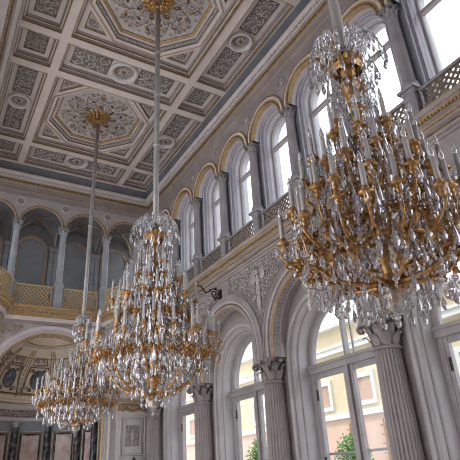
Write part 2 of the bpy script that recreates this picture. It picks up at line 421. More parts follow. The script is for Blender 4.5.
for i, s in enumerate(reversed(LOWC)):
    k = len(LOWC) - 1 - i
    lab = ['fluted lower column half hidden in the far corner by the relief pier',
           'fluted stone column behind the lower right crystals of the tallest chandelier', 'fluted stone column between the two big courtyard windows',
           'nearest fluted stone column, its capital under the great close chandelier', 'fluted stone column out past the right edge'][i]
    if k == 0: continue
    column('column', lab, 'column', (XR, s, 0), 'fluted columns of the window wall', .37, (.62, 4.2, 4.98), 'fluted', 24, (.5, 0, .30, 'stone'))
UPLAB = ['slender grey gallery column of the window wall in the far corner, behind the tallest chandelier'] + ['slender grey gallery column on pedestal, %s to the left of the great near chandelier' % ORD[4 - q] for q in range(5)] + ['slender grey gallery column rising behind the stem of the great near chandelier', 'largest grey gallery column, top right, just right of the near chandelier crown']
for i, s in enumerate(reversed(UPC)):
    if i == 8: continue
    column('column', UPLAB[i], 'column', (XR, s, 0), 'gallery columns of the window wall', .19, (10.9, 13.3, 13.75), 'column', 0, (.19, 9.3, 10.56, 'column'))
for i, s in enumerate(EC):
    column('column', ['pale blue gallery column of the end wall beside the left round balcony', 'middle pale blue gallery column of the end wall, above the apse arch',
                      'pale blue gallery column of the end wall beside the right curved balcony'][i], 'column', (s, YE, 0), 'gallery columns of the end wall', .17, (10.82, 13.28, 13.75), 'endcolumn', 0, (.22, 9.3, 10.56, 'endcolumn'))

# ------------------------------------------------------------------ railings
LEDGE = [(-.02, 8.56), (.05, 8.58), (.05, 8.66), (.10, 8.68), (.13, 8.74), (.13, 8.80), (.20, 8.84), (.20, 8.92), (.22, 8.94), (.22, 9.0), (.30, 9.05), (.34, 9.12), (.34, 9.2), (.38, 9.22), (.42, 9.30), (.42, 9.34), (0, 9.35)]
def railing(label, group, P, L, m, mt):
    """P(u, z, w) maps run length u, height z, offset w to the world; L run length"""
    t = thing('railing', label, 'railing', P(L/2, 9.35, 0), group); o = Vector(t.location)
    Q = lambda u, z, w: tuple(Vector(P(u, z, w)) - o)
    z0, z1 = 9.48, 10.42; H = z1 - z0; st = .205; b = MB(); w = .034 if m == 'bronzelattice' else .025
    n = int((L + H) / st) + 1
    for sg, off in ((1, 0), (-1, .03)):
        for k in range(n + 1):
            u0 = k*st - H if sg > 0 else k*st
            pts = []
            for q in range(7):
                z = z0 + H*q/6; u = u0 + sg*H*q/6
                pts.append((u, z))
            a, c = None, None
            for (ua, za), (ub, zb) in zip(pts, pts[1:]):
                if min(ua, ub) < w*1.4 or max(ua, ub) > L - w*1.4: continue
                b.add([Q(ua - w*1.4, za, off), Q(ua + w*1.4, za, off), Q(ub + w*1.4, zb, off), Q(ub - w*1.4, zb, off),
                       Q(ua - w*1.4, za, off + .03), Q(ua + w*1.4, za, off + .03), Q(ub + w*1.4, zb, off + .03), Q(ub - w*1.4, zb, off + .03)],
                      [(0, 1, 2, 3), (7, 6, 5, 4), (0, 4, 5, 1), (1, 5, 6, 2), (2, 6, 7, 3), (3, 7, 4, 0)], m)
    seg = 8
    for i in range(seg):
        pass
    b.build('lattice', t)
    def rail(nm, za, zb, wa, wb):
        b = MB(); rows = [[Q(L*i/10, za, wa), Q(L*i/10, za, wb), Q(L*i/10, zb, wb), Q(L*i/10, zb, wa)] for i in range(11)]
        b.grid(rows, mt, closed_u=True, cap=True); b.build(nm, t)
    rail('top_rail', 10.42, 10.50, -.04, .08); rail('bottom_rail', 9.36, 9.48, -.04, .08)
    for u in (0.0, L - .05):
        b = MB(); b.box((u, 9.48, -.02), (u + .05, 10.42, .06), mt, Q); b.build('end_post', t)
    return t
for i in range(7):
    a, c = UPC[7 - i] + .225, UPC[8 - i] - .225
    if i == 0:
        a, c = UPC[7] + .26, UPC[7] + .26 + .35
        continue
    railing('bronze lattice railing of the window gallery, ' + ['', 'fourth to the left of the great near chandelier', 'third to the left of the great near chandelier', 'second to the left of the great near chandelier', 'first to the left of the great near chandelier', 'behind the left candles of the great near chandelier', 'behind the middle of the great near chandelier'][i], 'lattice railings of the window gallery',
            lambda u, z, w, a=a: (XR + w - .02, a + u, z), c - a, 'bronzelattice', 'column')
a, c = UPC[0] + .225, UPC[1] - .225
railing('bronze lattice railing at the top right edge of the view', 'lattice railings of the window gallery', lambda u, z, w, a=a: (XR + w - .02, a + u, z), c - a, 'bronzelattice', 'column')
for i in range(2):
    a, c = EC[i] + .28, EC[i+1] - .28
    railing(['gilt lattice railing of the end gallery, between left and middle columns', 'gilt lattice railing of the end gallery, behind the small chandelier rod'][i],
            'gilt lattice railings of the end gallery', lambda u, z, w, a=a: (a + u, YE + w - .02, z), c - a, 'lattice', 'lattice')
RB = 2.74
def arcP(cx, a0, sg):
    return lambda u, z, w: (cx + (RB - w)*cos(a0 + sg*u/RB), YE + (RB - w)*sin(a0 + sg*u/RB), z)
railing('gilt lattice railing bowed round the right corner balcony', 'lattice railings of the corner balconies', arcP(XR + .03, pi + .14, 1), RB*(pi/2 - .28), 'lattice', 'lattice')
railing('gilt lattice railing bowed round the left corner balcony', 'lattice railings of the corner balconies', arcP(-.03, -.14, -1), RB*(pi/2 - .28), 'lattice', 'lattice')

# ------------------------------------------------------------------ ledges (trim)
def mats_ledge(gold):
    g = ['stone', 'stone', 'stone', 'pale' if gold else 'stone', 'pale' if gold else 'darkgold', 'pale' if gold else 'stone', 'goldpaint' if gold else 'stone', 'goldpaint' if gold else 'darkgold', 'goldpaint', 'goldpaint' if gold else 'stone', 'darkgold', 'goldpaint', 'goldpaint' if gold else 'stone', 'goldpaint' if gold else 'stone', 'goldpaint', 'stone']
    return g
b = MB(); F = -.25
b.grid([[R_(s, z, F - p) for p, z in LEDGE] for s in (1.2, 22.2)], mats_ledge(False))
b.add([R_(1.2, 9.35, F), R_(22.4, 9.35, F), R_(22.4, 9.35, .2), R_(1.2, 9.35, .2)], [(0, 1, 2, 3)], 'stone')
for k in range(210): 
    s = 1.3 + k*.1; b.box((s, 9.06, F - .36), (s + .05, 9.13, F - .28), 'goldpaint', R_)
struct(b.build('trim_1'), 'moulded ledge with dentils under the window gallery', 'trim')
b = MB()
b.grid([[E_(s, z, .2 - .25 - p) for p, z in LEDGE] for s in (2.6, 7.35)], mats_ledge(True))
b.add([E_(-.5, 9.35, -.05), E_(10.4, 9.35, -.05), E_(10.4, 9.35, 2.3), E_(-.5, 9.35, 2.3)], [(0, 1, 2, 3)], 'stone')
for k in range(47): 
    s = 2.65 + k*.1; b.box((s, 9.06, -.05 - .36), (s + .05, 9.13, -.05 - .28), 'lattice', E_)
struct(b.build('trim_2'), 'gilded ledge under the end gallery above the apse', 'trim')
for nm, cx, a0, a1, lab in (('trim_3', XR + .03, pi, 1.5*pi, 'curved gilded underside of the right corner balcony'), ('trim_4', -.03, 1.5*pi, 2*pi, 'curved gilded underside of the round balcony at the left edge')):
    b = MB(); rows = []
    prof = [(-2.2, 6.9), (-2.0, 7.1), (-1.6, 7.35), (-1.0, 7.9), (-.55, 8.4), (-.25, 8.54)] + LEDGE[:-1]
    ml = ['relief']*3 + ['stone']*3 + mats_ledge(True)
    for k in range(19):
        a = a0 + (a1 - a0)*k/18
        rows.append([(cx + (RB - .16 + p)*cos(a), YE + (RB - .16 + p)*sin(a), z) for p, z in prof] + [(cx, YE, 9.35)])
    b.grid(rows, ml)
    for k in range(44):
        a = a0 + (a1 - a0)*(k + .5)/44; rr = RB - .16 + .32
        T = lambda x, y, z, a=a, rr=rr: (cx + (rr + x)*cos(a) - y*sin(a), YE + (rr + x)*sin(a) + y*cos(a), z)
        b.box((-.03, -.025, 9.06), (.04, .025, 9.13), 'lattice', T)
    for k in range(4):
        a = a0 + (a1 - a0)*(k + .5)/4
        T = lambda x, y, z, a=a: (cx + (RB - .78 + z*.6 + y*.72)*cos(a) - x*sin(a), YE + (RB - .78 + z*.6 + y*.72)*sin(a) + x*cos(a), 8.34 - z*.75 + y*.72)
        b.lathe([(.24, 0), (.24, .03), (.2, .05), (.16, .02), (.09, .03), (.03, .07), (.001, .07)], 'relief', 14, T=T)
    struct(b.build(nm), lab, 'trim')

# ------------------------------------------------------------------ wall_end with apse
we = MB()
archwall(we, E_, -1.0, 10.6, 8.7, XC, 5.5, 2.62, 0, 0, 'endstone', 32)
for c in EB: archwall(we, E_, c - 1.155, c + 1.155, 16.2, c, 13.75, 1.03, 13.74, 0, 'endstone', 18)
for s0, s1 in ((-1.0, EB[0] - 1.155), (EB[-1] + 1.155, 10.6)): we.box((s0, 9.3, 0), (s1, 16.2, .3), 'stone', E_)
we.box((-1.0, 8.62, .01), (10.6, 9.33, 2.4), 'endstone', E_)
we.box((-1.0, 16.15, .02), (10.6, 17.1, 2.5), 'stone', E_)
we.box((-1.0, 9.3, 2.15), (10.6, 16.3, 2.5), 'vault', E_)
wall_end = struct(we.build('wall_end'), 'end wall with painted apse below and vaulted gallery above', 'wall')
# upper gallery: groin vaults with ribs, niches
for i, c in enumerate(EB):
    b = MB(); n = 16; rows = []
    for a in range(n + 1):
        row = []
        for q in range(n + 1):
            x = -1.155 + 2.31*a/n; y = 2.15*q/n
            hx = sqrt(max(0, 1 - (x/1.02)**2)) * .98; hy = sqrt(max(0, 1 - ((y - 1.075)/1.075)**2)) * .98
            row.append(E_(c + x, 13.75 + max(hx, hy), .02 + y))
        rows.append(row)
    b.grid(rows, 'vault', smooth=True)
    for sg in (-1, 1):
        pts = []
        for q in range(15):
            u = -1 + 2*q/14; pts.append(E_(c + u*1.0, 13.73 + .98*sqrt(max(0, 1 - u*u)) - .02, .02 + 1.075 + sg*u*1.05))
        b.tube(pts, .028, 'bluegray', 5)
        b.tube([(p[0] + .07, p[1], p[2]) for p in pts], .018, 'goldpaint', 4)
    b.build('vault', wall_end)
    b = MB()
    archsweep(b, E_, c, 13.75, None, [(1.15, 0), (1.15, -.05), (1.12, -.06), (1.10, -.04), (1.09, -.03), (1.07, -.03), (1.06, -.05), (1.03, -.03), (1.03, .12)], ['goldpaint', 'goldpaint', 'darkgold', 'stone', 'white', 'goldpaint', 'goldpaint', 'stone'], 20)
    b.build('archivolt', wall_end)
    b = MB()
    pts = [f(.66) for f in archpath(c, 13.25, 9.4, 18)]
    b.add([E_(s, t, 2.12) for s, t in pts], [list(range(len(pts)))], 'niche')
    archsweep(b, E_, c, 13.25, 9.4, [(.66, 2.13), (.66, 2.08), (.70, 2.06), (.72, 2.08), (.80, 2.08), (.81, 2.05), (.84, 2.05), (.85, 2.12)], ['goldpaint', 'goldpaint', 'goldpaint', 'bluegray', 'goldpaint', 'goldpaint', 'goldpaint'], 18)
    for sg in (-1, 1):
        b.box((c + sg*1.02 - .12, 9.4, 2.05), (c + sg*1.02 + .12, 13.3, 2.14), 'bluegray', E_)
        b.box((c + sg*1.02 - .15, 13.3, 2.0), (c + sg*1.02 + .15, 13.5, 2.14), 'stone', E_)
    b.build('niche_panel', wall_end)
    # pendant boss at the crown of the vault
    b = MB(); b.lathe([(.02, .1), (.14, .08), (.17, .03), (.12, -.04), (.05, -.09), (.001, -.1)], 'darkgold', 12)
    for k in range(8): b.ball((.15*cos(k*pi/4), .15*sin(k*pi/4), .03), .04, 'darkgold', seg=6, rings=4)
    o = b.build('vault_boss', None, E_(c, 14.66, 1.095))
    tag(o, ['dark gilt boss in the end gallery vault behind the left round balcony', 'dark gilt boss in the gallery vault between left and middle columns',
            'dark gilt boss in the gallery vault beside the small chandelier rod', 'dark gilt boss in the gallery vault above the right curved balcony'][i], 'boss', 'gilt bosses of the gallery vaults')
for i, cs in enumerate([.35] + EC + [9.59]):
    b = MB(); T = lambda x, y, z, cs=cs: E_(cs + x, 14.98 + y, -z)
    b.lathe([(.18, 0), (.18, .03), (.21, .045), (.24, .03), (.24, 0)], 'beam', 20, T=T); b.lathe([(.001, .015), (.17, .015)], 'stone', 16, T=T)
    b.build('roundel', wall_end)
    b = MB()   # rear pier across the gallery: transverse arch
    if i in (1, 2, 3):
        pts = [E_(cs, 13.62 + .9*sin(pi*k/12), 1.075 - 1.05*cos(pi*k/12)) for k in range(13)]
        b.tube(pts, .05, 'bluegray', 6); b.build('vault_rib', wall_end)
# archivolt and ornate soffit of the apse
b = MB()
archsweep(b, E_, XC, 5.5, 0, [(3.02, 0), (3.02, -.08), (2.97, -.1), (2.93, -.08), (2.90, -.05), (2.82, -.05), (2.80, -.08), (2.76, -.08), (2.74, -.05), (2.68, -.05), (2.66, -.07), (2.62, -.05)],
          ['pale']*4 + ['pale', 'stone', 'pale', 'stone', 'pale', 'goldpaint', 'goldpaint'], 40)
b.build('archivolt', wall_end)
b = MB()
archsweep(b, E_, XC, 5.5, 0, [(2.62, -.05), (2.58, -.02), (2.60, .02), (2.60, .38), (2.57, .40), (2.57, .45), (2.62, .46)], ['goldpaint', 'goldpaint', 'reliefback', 'goldpaint', 'goldpaint', 'goldpaint'], 40)
TS = lambda s, t, d: E_(XC + (2.60 + d)*cos(s), 5.5 + (2.60 + d)*sin(s), t)
class _W: pass
def TSs(s, t, d): return TS(s/2.6, t, d)
scrolls(b, TSs, .05, 2.6*pi - .05, .06, .36, 0, .26, 'relief', 'goldpaint', None, .05, 31)
b.build('arch_soffit', wall_end)
b = MB(); RA = 2.62; DA = .46
AP = lambda a, r, z: (XC + r*cos(a), YE + DA + r*sin(a), z)     # a 0..pi runs round the apse wall
prof = [(RA, 0), (RA, 4.50), (RA - .08, 4.52), (RA - .08, 4.66), (RA - .04, 4.70), (RA - .04, 5.02), (RA - .10, 5.06), (RA - .16, 5.12), (RA - .20, 5.2), (RA - .02, 5.22), (RA - .02, 5.32), (RA - .06, 5.36), (RA - .06, 5.48), (RA, 5.52)]
ml = ['bluegray', 'pale', 'pale', 'stone', 'reliefback', 'pale', 'pale', 'pale', 'pale', 'cream', 'goldpaint', 'cream', 'cream']
b.grid([[AP(pi*k/36, r, z) for r, z in prof] for k in range(37)], ml)
rows = []
for k in range(37):
    a = pi*k/36; rows.append([AP(a, RA*cos(q*pi/2/14), 5.52 + RA*sin(q*pi/2/14)) for q in range(15)])
b.grid(rows, 'cream', smooth=True)
b.build('apse_shell', wall_end)
b = MB()
scrolls(b, lambda s, t, d: AP(s/RA, RA - .04 + d, t), .1, RA*pi - .1, 4.72, 5.0, 0, .25, 'relief', None, None, .05, 44)
b.build('apse_frieze', wall_end)
NSEG = 5
def dome(a, e, off=0): return AP(a, (RA + off)*cos(e), 5.52 + (RA + off)*sin(e))
for k in range(NSEG + 1):
    a = pi*k/NSEG; b = MB()
    for da in (-.055, .055):
        b.tube([dome(a + da*cos(.0), e*pi/180, -.02) for e in range(2, 62, 6)], .022, 'goldpaint', 5)
    for e in range(4, 58, 5): leaf(b, lambda s, t, d: dome(a + s/RA, e*pi/180 + t/RA, d), 0, 0, -.01, .22, .06, pi/2, 'goldpaint', .03)
    b.build('dome_rib', wall_end)
for e, rr, m in ((62, .035, 'white'), (66, .05, 'goldpaint'), (46, .025, 'goldpaint'), (5, .03, 'goldpaint')):
    b = MB(); b.tube([dome(pi*k/36, e*pi/180, -.02) for k in range(37)], rr, m, 6); b.build('dome_ring', wall_end)
for k in range(NSEG):
    a = pi*(k + .5)/NSEG; b = MB()
    T = lambda s, t, d, a=a: dome(a + s/(RA*.9), .42 + t/RA, d)
    sq = [(-.62, -.82), (.62, -.82), (.47, .52), (-.47, .52)]
    for p, q in zip(sq, sq[1:] + sq[:1]): b.tube([T(p[0] + (q[0]-p[0])*u/4, p[1] + (q[1]-p[1])*u/4, -.03) for u in range(5)], .022, 'darkgold', 4); b.tube([T(1.13*(p[0] + (q[0]-p[0])*u/4), -.1 + 1.12*(.1 + p[1] + (q[1]-p[1])*u/4), -.03) for u in range(5)], .022, 'white', 4)
    for sx in (-1, 1):
        for sy in (-.72, .42): leaf(b, T, sx*.36, sy, -.02, .22, .12, (pi/2 if sy < 0 else -pi/2) - sx*.6*(1 if sy < 0 else -1)*-1, 'darkgold'); spiral(b, T, sx*.42, sy*.8, -.02, .12, .022, 'stone')
    sq = [(-.42, .66), (.42, .66), (.34, 1.05), (-.34, 1.05)]
    for p, q in zip(sq, sq[1:] + sq[:1]): b.tube([T(p[0] + (q[0]-p[0])*u/4, p[1] + (q[1]-p[1])*u/4, -.03) for u in range(5)], .02, 'darkgold', 4)
    [spiral(b, T, q_, .85, -.03, .13, .025, 'stone') for q_ in (-.17, .17)]
    b.build('dome_panel', wall_end)
    b = MB(); o = Vector(dome(a, .40)); n = 20
    T2 = lambda s, t, d: tuple(Vector(T(s, t, d)) - o)
    el = [(.32*cos(2*pi*q/n), -.12 + .47*sin(2*pi*q/n)) for q in range(n)]
    b.add([T2(s, t, -.05) for s, t in el] + [T2(0, -.12, -.05)], [(q, (q+1) % n, n) for q in range(n)], 'sky_paint')
    b.tube([T2(s*1.06, t*1.0 , -.05) for s, t in el], .022, 'darkgold', 5, closed=True)
    # small draped figure
    b.add([T2(x, y, -.055) for x, y in ((-.10, -.44), (.12, -.40), (.13, -.28), (.06, -.10), (-.05, -.08), (-.12, -.28))], [(0, 1, 2, 3, 4, 5)], 'red_paint')
    b.add([T2(.02 + .05*cos(q), .0 + .07*sin(q), -.057) for q in [pi*w/4 for w in range(8)]], [tuple(range(8))], 'skin_paint')
    ob = b.build('painted_medallion', None, tuple(o))
    tag(ob, 'oval painted medallion in the apse dome, %s from its left side' % ORD[NSEG - 1 - k], 'painting', 'oval medallions of the apse dome')
# lower apse: dark columns with white capitals, pink panels
NC = 6
apc = []
for k in range(NC):
    a = [.09, pi*.2, pi*.4, pi*.6, pi*.8, pi - .09][k]; x, y, z = AP(a, RA - .14, 0)
    t = thing('apse_column', 'dark veined apse column with white capital, %s from the left' % ORD[NC - 1 - k], 'column', (x, y, 0), 'dark columns of the apse')
    if not apc:
        b = MB(); b.lathe([(.17, .3), (.17, 1.6), (.15, 4.2)], 'dark', 14); apc.append(b.build('shaft', t))
        b = MB(); b.lathe([(.13, 0), (.16, .03), (.14, .06), (.17, .2), (.20, .26)], 'white', 14)
        b.box((-.22, -.2, .26), (.22, .2, .31), 'white')
        for sx in (-1, 1): b.ball((sx*.2, 0, .2), .075, 'white', sy=2)
        apc.append(b.build('capital', t, (0, 0, 4.2)))
        b = MB(); b.box((-.2, -.2, 0), (.2, .2, .18), 'white'); b.lathe([(.2, .18), (.2, .24), (.16, .3)], 'white', 14); apc.append(b.build('base', t))
    else:
        for o in apc: copyobj(o, t)
    t.rotation_euler = (0, 0, a + pi/2)
for k in range(5):
    a = pi*(k + .5)/5; b = MB(); w = .42
    T = lambda s, t, d: AP(a + s/RA, RA - .02 + d, t)
    b.grid([[T(-w + 2*w*u/6, z, -.01) for z in (.6, 3.85)] for u in range(7)], 'pink')
    for q, ww, m in ((w + .03, .035, 'dark'), (w + .12, .03, 'goldpaint'), (w + .17, .02, 'cream')):
        P_ = [(-q, .55), (-q, 3.85 + q - w), (-q*.5, 3.85 + q - w), (0, 3.85 + q - w), (q*.5, 3.85 + q - w), (q, 3.85 + q - w), (q, .55), (q*.5, .55), (0, .55), (-q*.5, .55)]
        b.tube([T(x, z, -.02) for x, z in P_], ww, m, 4, closed=True)
    b.build('marble_panel', wall_end)
# spandrel reliefs of the end wall
for sg in (-1, 1):
    b = MB()
    scrolls(b, E_, XC + (3.0 if sg > 0 else -5.4) - .9*sg*(sg > 0), XC + (5.0 if sg > 0 else -1.4), 6.3, 8.5, 0, .26, 'relief', 'goldpaint', lambda s, t: (s - XC)**2 + (t - 5.5)**2 > 3.14**2 and -.4 < s < 9.6, .06, 50 + sg)
    b.build('spandrel_relief', wall_end)
# panelled pier to the right (and left) of the apse
for sg in (1, -1):
    cx = XC + sg*4.1; b = MB(); w = .62
    b.box((cx - .8, 0, -.12), (cx + .8, 4.55, .02), 'pale', E_)
    b.box((cx - .85, 5.05, -.2), (cx + .85, 5.2, .02), 'goldpaint', E_); b.box((cx - .8, 5.2, -.14), (cx + .8, 5.5, .02), 'pale', E_)
    b.box((cx - .82, 4.55, -.10), (cx + .82, 5.05, .02), 'cream', E_)
    scrolls(b, E_, cx - .78, cx + .78, 4.60, 5.0, -.10, .2, 'gold', None, None, .05, 61)
    for z0, z1 in ((2.55, 4.4), (.5, 2.4)):
        for q, m in ((0, 'pale'), (.10, 'stone'), (.2, 'pale')):
            x0, x1, a, c = cx - w + q, cx + w - q, z0 + q, z1 - q
            b.tube([E_(x, z, -.13) for x, z in ((x0, a), (x1, a), (x1, c), (x0, c))], .035 if m == 'pale' else .02, m, 4, closed=True)
    b.add([E_(cx - .34, 3.05, -.125), E_(cx + .34, 3.05, -.125), E_(cx + .34, 4.0, -.125), E_(cx - .34, 4.0, -.125)], [(0, 1, 2, 3)], 'stone')
    for q_ in range(3):
        for sx in (-1, 1):
            spiral(b, E_, cx + sx*.19, 3.2 + .3*q_, -.13, .13, .03, 'relief', 1.2, 1.0*q_, sx, 12)
            for w_ in range(4): leaf(b, E_, cx + sx*(.12 + .05*w_), 3.1 + .3*q_ + .06*w_, -.13, .15, .045, sx*(.6 + w_) + (0 if sx > 0 else pi), 'relief', .05)
    for z0_, w_, h_ in ((3.2, .07, .16), (3.5, .10, .2), (3.75, .06, .09)): b.ball(E_(cx, z0_, -.14), 1, 'relief', sx=w_, sy=.05, sz=h_)
    b.build('pier_panel', wall_end)
# dark finial seen at the foot of the relief panel
b = MB(); b.lathe([(.0, 2.62), (.03, 2.55), (.07, 2.45), (.05, 2.38), (.10, 2.3), (.16, 2.2), (.12, 2.1), (.05, 2.05), (.05, .4), (.12, .3), (.25, .06), (.27, 0)], 'iron', 12)
for k in range(4):
    a = k*pi/2; b.tube([(0, 0, 2.5), (.12*cos(a), .12*sin(a), 2.42), (.19*cos(a), .19*sin(a), 2.28), (.16*cos(a), .16*sin(a), 2.12)], .018, 'iron', 5)
tag(b.build('finial_stand', None, (XC + 4.02, YE - .6, 0)), 'dark pointed finial rising in front of the white relief pier', 'finial')

# ------------------------------------------------------------------ entablature, cornice, left wall
CORN = [(-.02, 14.95), (-.02, 15.18), (.03, 15.2), (.05, 15.25), (.02, 15.28), (.02, 15.55), (.06, 15.58), (.06, 15.64), (.03, 15.66), (.03, 15.92), (.08, 15.95), (.10, 16.02), (.13, 16.04), (.16, 16.1), (.24, 16.14), (.28, 16.16), (.28, 16.25), (.32, 16.28), (.38, 16.36), (.40, 16.40), (.40, 16.46), (.33, 16.48), (.34, 16.6), (.37, 16.72), (.43, 16.86), (.44, 16.92)]
MC = ['stone', 'goldpaint', 'goldpaint', 'stone', 'stone', 'stone', 'goldpaint', 'darkgold', 'stone', 'stone', 'goldpaint', 'darkgold', 'darkgold', 'stone', 'beam', 'beam', 'beam', 'beam', 'beam', 'beam', 'beam', 'cove', 'cove', 'cove', 'cove']
CX = CORN[4:]; MX = MC[4:]
b = MB()
b.grid([[(XR - .2 - p, y(p), z) for p, z in CX] for y in (lambda p: 1.2, lambda p: YE - p)], MX)
b.grid([[(x(p), YE - p, z) for p, z in CX] for x in (lambda p: -.03 + .2 + p, lambda p: XR - .2 - p)], MX)
for k in range(160):
    s = 1.3 + k*.145; b.box((XR - .2 - .36, s, 16.17), (XR - .2 - .28, s + .08, 16.26), 'beam')
for k in range(64):
    s = .5 + k*.145; b.box((s, YE - .36, 16.17), (s + .08, YE - .28, 16.26), 'beam')
struct(b.build('trim_5'), 'gilt-lined cornice and blue-grey cove along end wall and window wall', 'cornice')
b = MB()
b.grid([[(-.03 + .2 + p, y(p), z) for p, z in CX] for y in (lambda p: 1.2, lambda p: YE - p)], MX)
struct(b.build('trim_6'), 'cornice and cove along the left side of the ceiling', 'cornice')
b = MB(); b.box((-1.3, 1.2, 15.0), (.17, YE + 2, 17.2), 'stone')
scrolls(b, lambda s, t, d: (.17 - d, s, t), 8, 22, 15.25, 15.6, 0, .35, 'goldpaint', None, None, .05, 71)
WL = lambda s, t, d: (-.95 - d, s, t)
for i, c in enumerate(LB):
    archwall(b, WL, LOWC[i], LOWC[i+1], 9.2, c, 5.42, 2.1, 0, 0, 'stone'); archsweep(b, WL, c, 5.42, 0, [(2.1, 0), (2.1, .4)], 'white')
for i, c in enumerate(UB):
    archwall(b, WL, UPC[i], UPC[i+1], 15.1, c, 13.75, .85, 9.2, 0, 'stone', 14); archsweep(b, WL, c, 13.75, 9.2, [(.85, 0), (.80, .4)], 'white', 14)
b.box((-1.5, 1.2, 9.1), (-.3, YE, 9.3), 'stone'); b.box((-1.3, LOWC[-1], 0), (-.95, YE + 2, 17.2), 'stone'); b.box((-1.3, 1.2, 0), (-.95, LOWC[0], 17.2), 'stone')
struct(b.build('wall_left'), 'left colonnade carrying the cornice, mostly outside the view', 'wall')

b = MB(); b.box((-1.3, -7, 0), (-.95, 1.2, 17.2), 'stone'); b.box((-1.3, -7.3, 0), (11, -7, 17.2), 'stone')  # unseen walls added to block rear light, right side left open
struct(b.build('wall_rear_added'), 'plain unseen walls added behind the viewer to hold back rear light', 'wall')
# ------------------------------------------------------------------ ceiling
ce = MB()
def poly_inset(P, d):
    n = len(P); out = []
    ar = sum(P[i][0]*P[(i+1) % n][1] - P[(i+1) % n][0]*P[i][1] for i in range(n)); sg = 1 if ar > 0 else -1
    for i in range(n):
        p0, p1, p2 = (Vector(P[i-1]), Vector(P[i]), Vector(P[(i+1) % n]))
        e1 = (p1 - p0).normalized(); e2 = (p2 - p1).normalized()
        n1 = Vector((-e1.y, e1.x))*sg; n2 = Vector((-e2.y, e2.x))*sg
        k = (n1 + n2) / max(1e-6, 1 + n1.dot(n2)); out.append(tuple(p1 + k*d))
    return out
def coffer(mb, P, z, steps, panel=None):
    """steps: (inset, rise, material); lofts nested rings of the convex outline; returns the inner outline and height"""
    prev = [(x, y, z) for x, y in P]; ins = 0; zz = z
    for i_, r_, m in steps:
        ins += i_; zz += r_
        cur = [(x, y, zz) for x, y in poly_inset(P, ins)]
        n = len(P)
        mb.add(prev + cur, [(k, (k+1) % n, n + (k+1) % n, n + k) for k in range(n)], m); prev = cur
    if panel: mb.add(prev, [tuple(range(len(prev)))], panel)
    return [(x, y) for x, y, _ in prev], zz
xs = [(.70, 2.14), (2.46, 7.48), (7.80, 9.24)]
ys = [(22.50, 24.15), (17.05, 22.17), (15.05, 16.68), (9.59, 14.71), (7.59, 9.22), (2.13, 7.25)]
xe = [.2] + [v for p in xs for v in p] + [9.72]; ye = sorted([1.2] + [v for p in ys for v in p] + [24.7])
for i in range(len(xe) - 1):
    for j in range(len(ye) - 1):
        if i % 2 == 1 and j % 2 == 1: continue
        x0, x1, y0, y1 = xe[i], xe[i+1], ye[j], ye[j+1]
        ce.add([(x0, y0, ZC), (x1, y0, ZC), (x1, y1, ZC), (x0, y1, ZC)], [(0, 1, 2, 3)], 'beam')
ce.box((-1.3, -7.3, 17.2), (11, 1.2, 17.4), 'beam')  # unseen slab added behind the viewer, keeps sky light out
ce.add([(-.5, 1, 17.7), (10.6, 1, 17.7), (10.6, 27.4, 17.7), (-.5, 27.4, 17.7)], [(0, 1, 2, 3)], 'beam')
for (x0, x1, y0, y1) in ((-.5, .2, 1, 25), (9.72, 10.6, 1, 25), (-.5, 10.6, 24.7, 27.4)):
    ce.add([(x0, y0, ZC + .05), (x1, y0, ZC + .05), (x1, y1, ZC + .05), (x0, y1, ZC + .05)], [(0, 1, 2, 3)], 'beam')
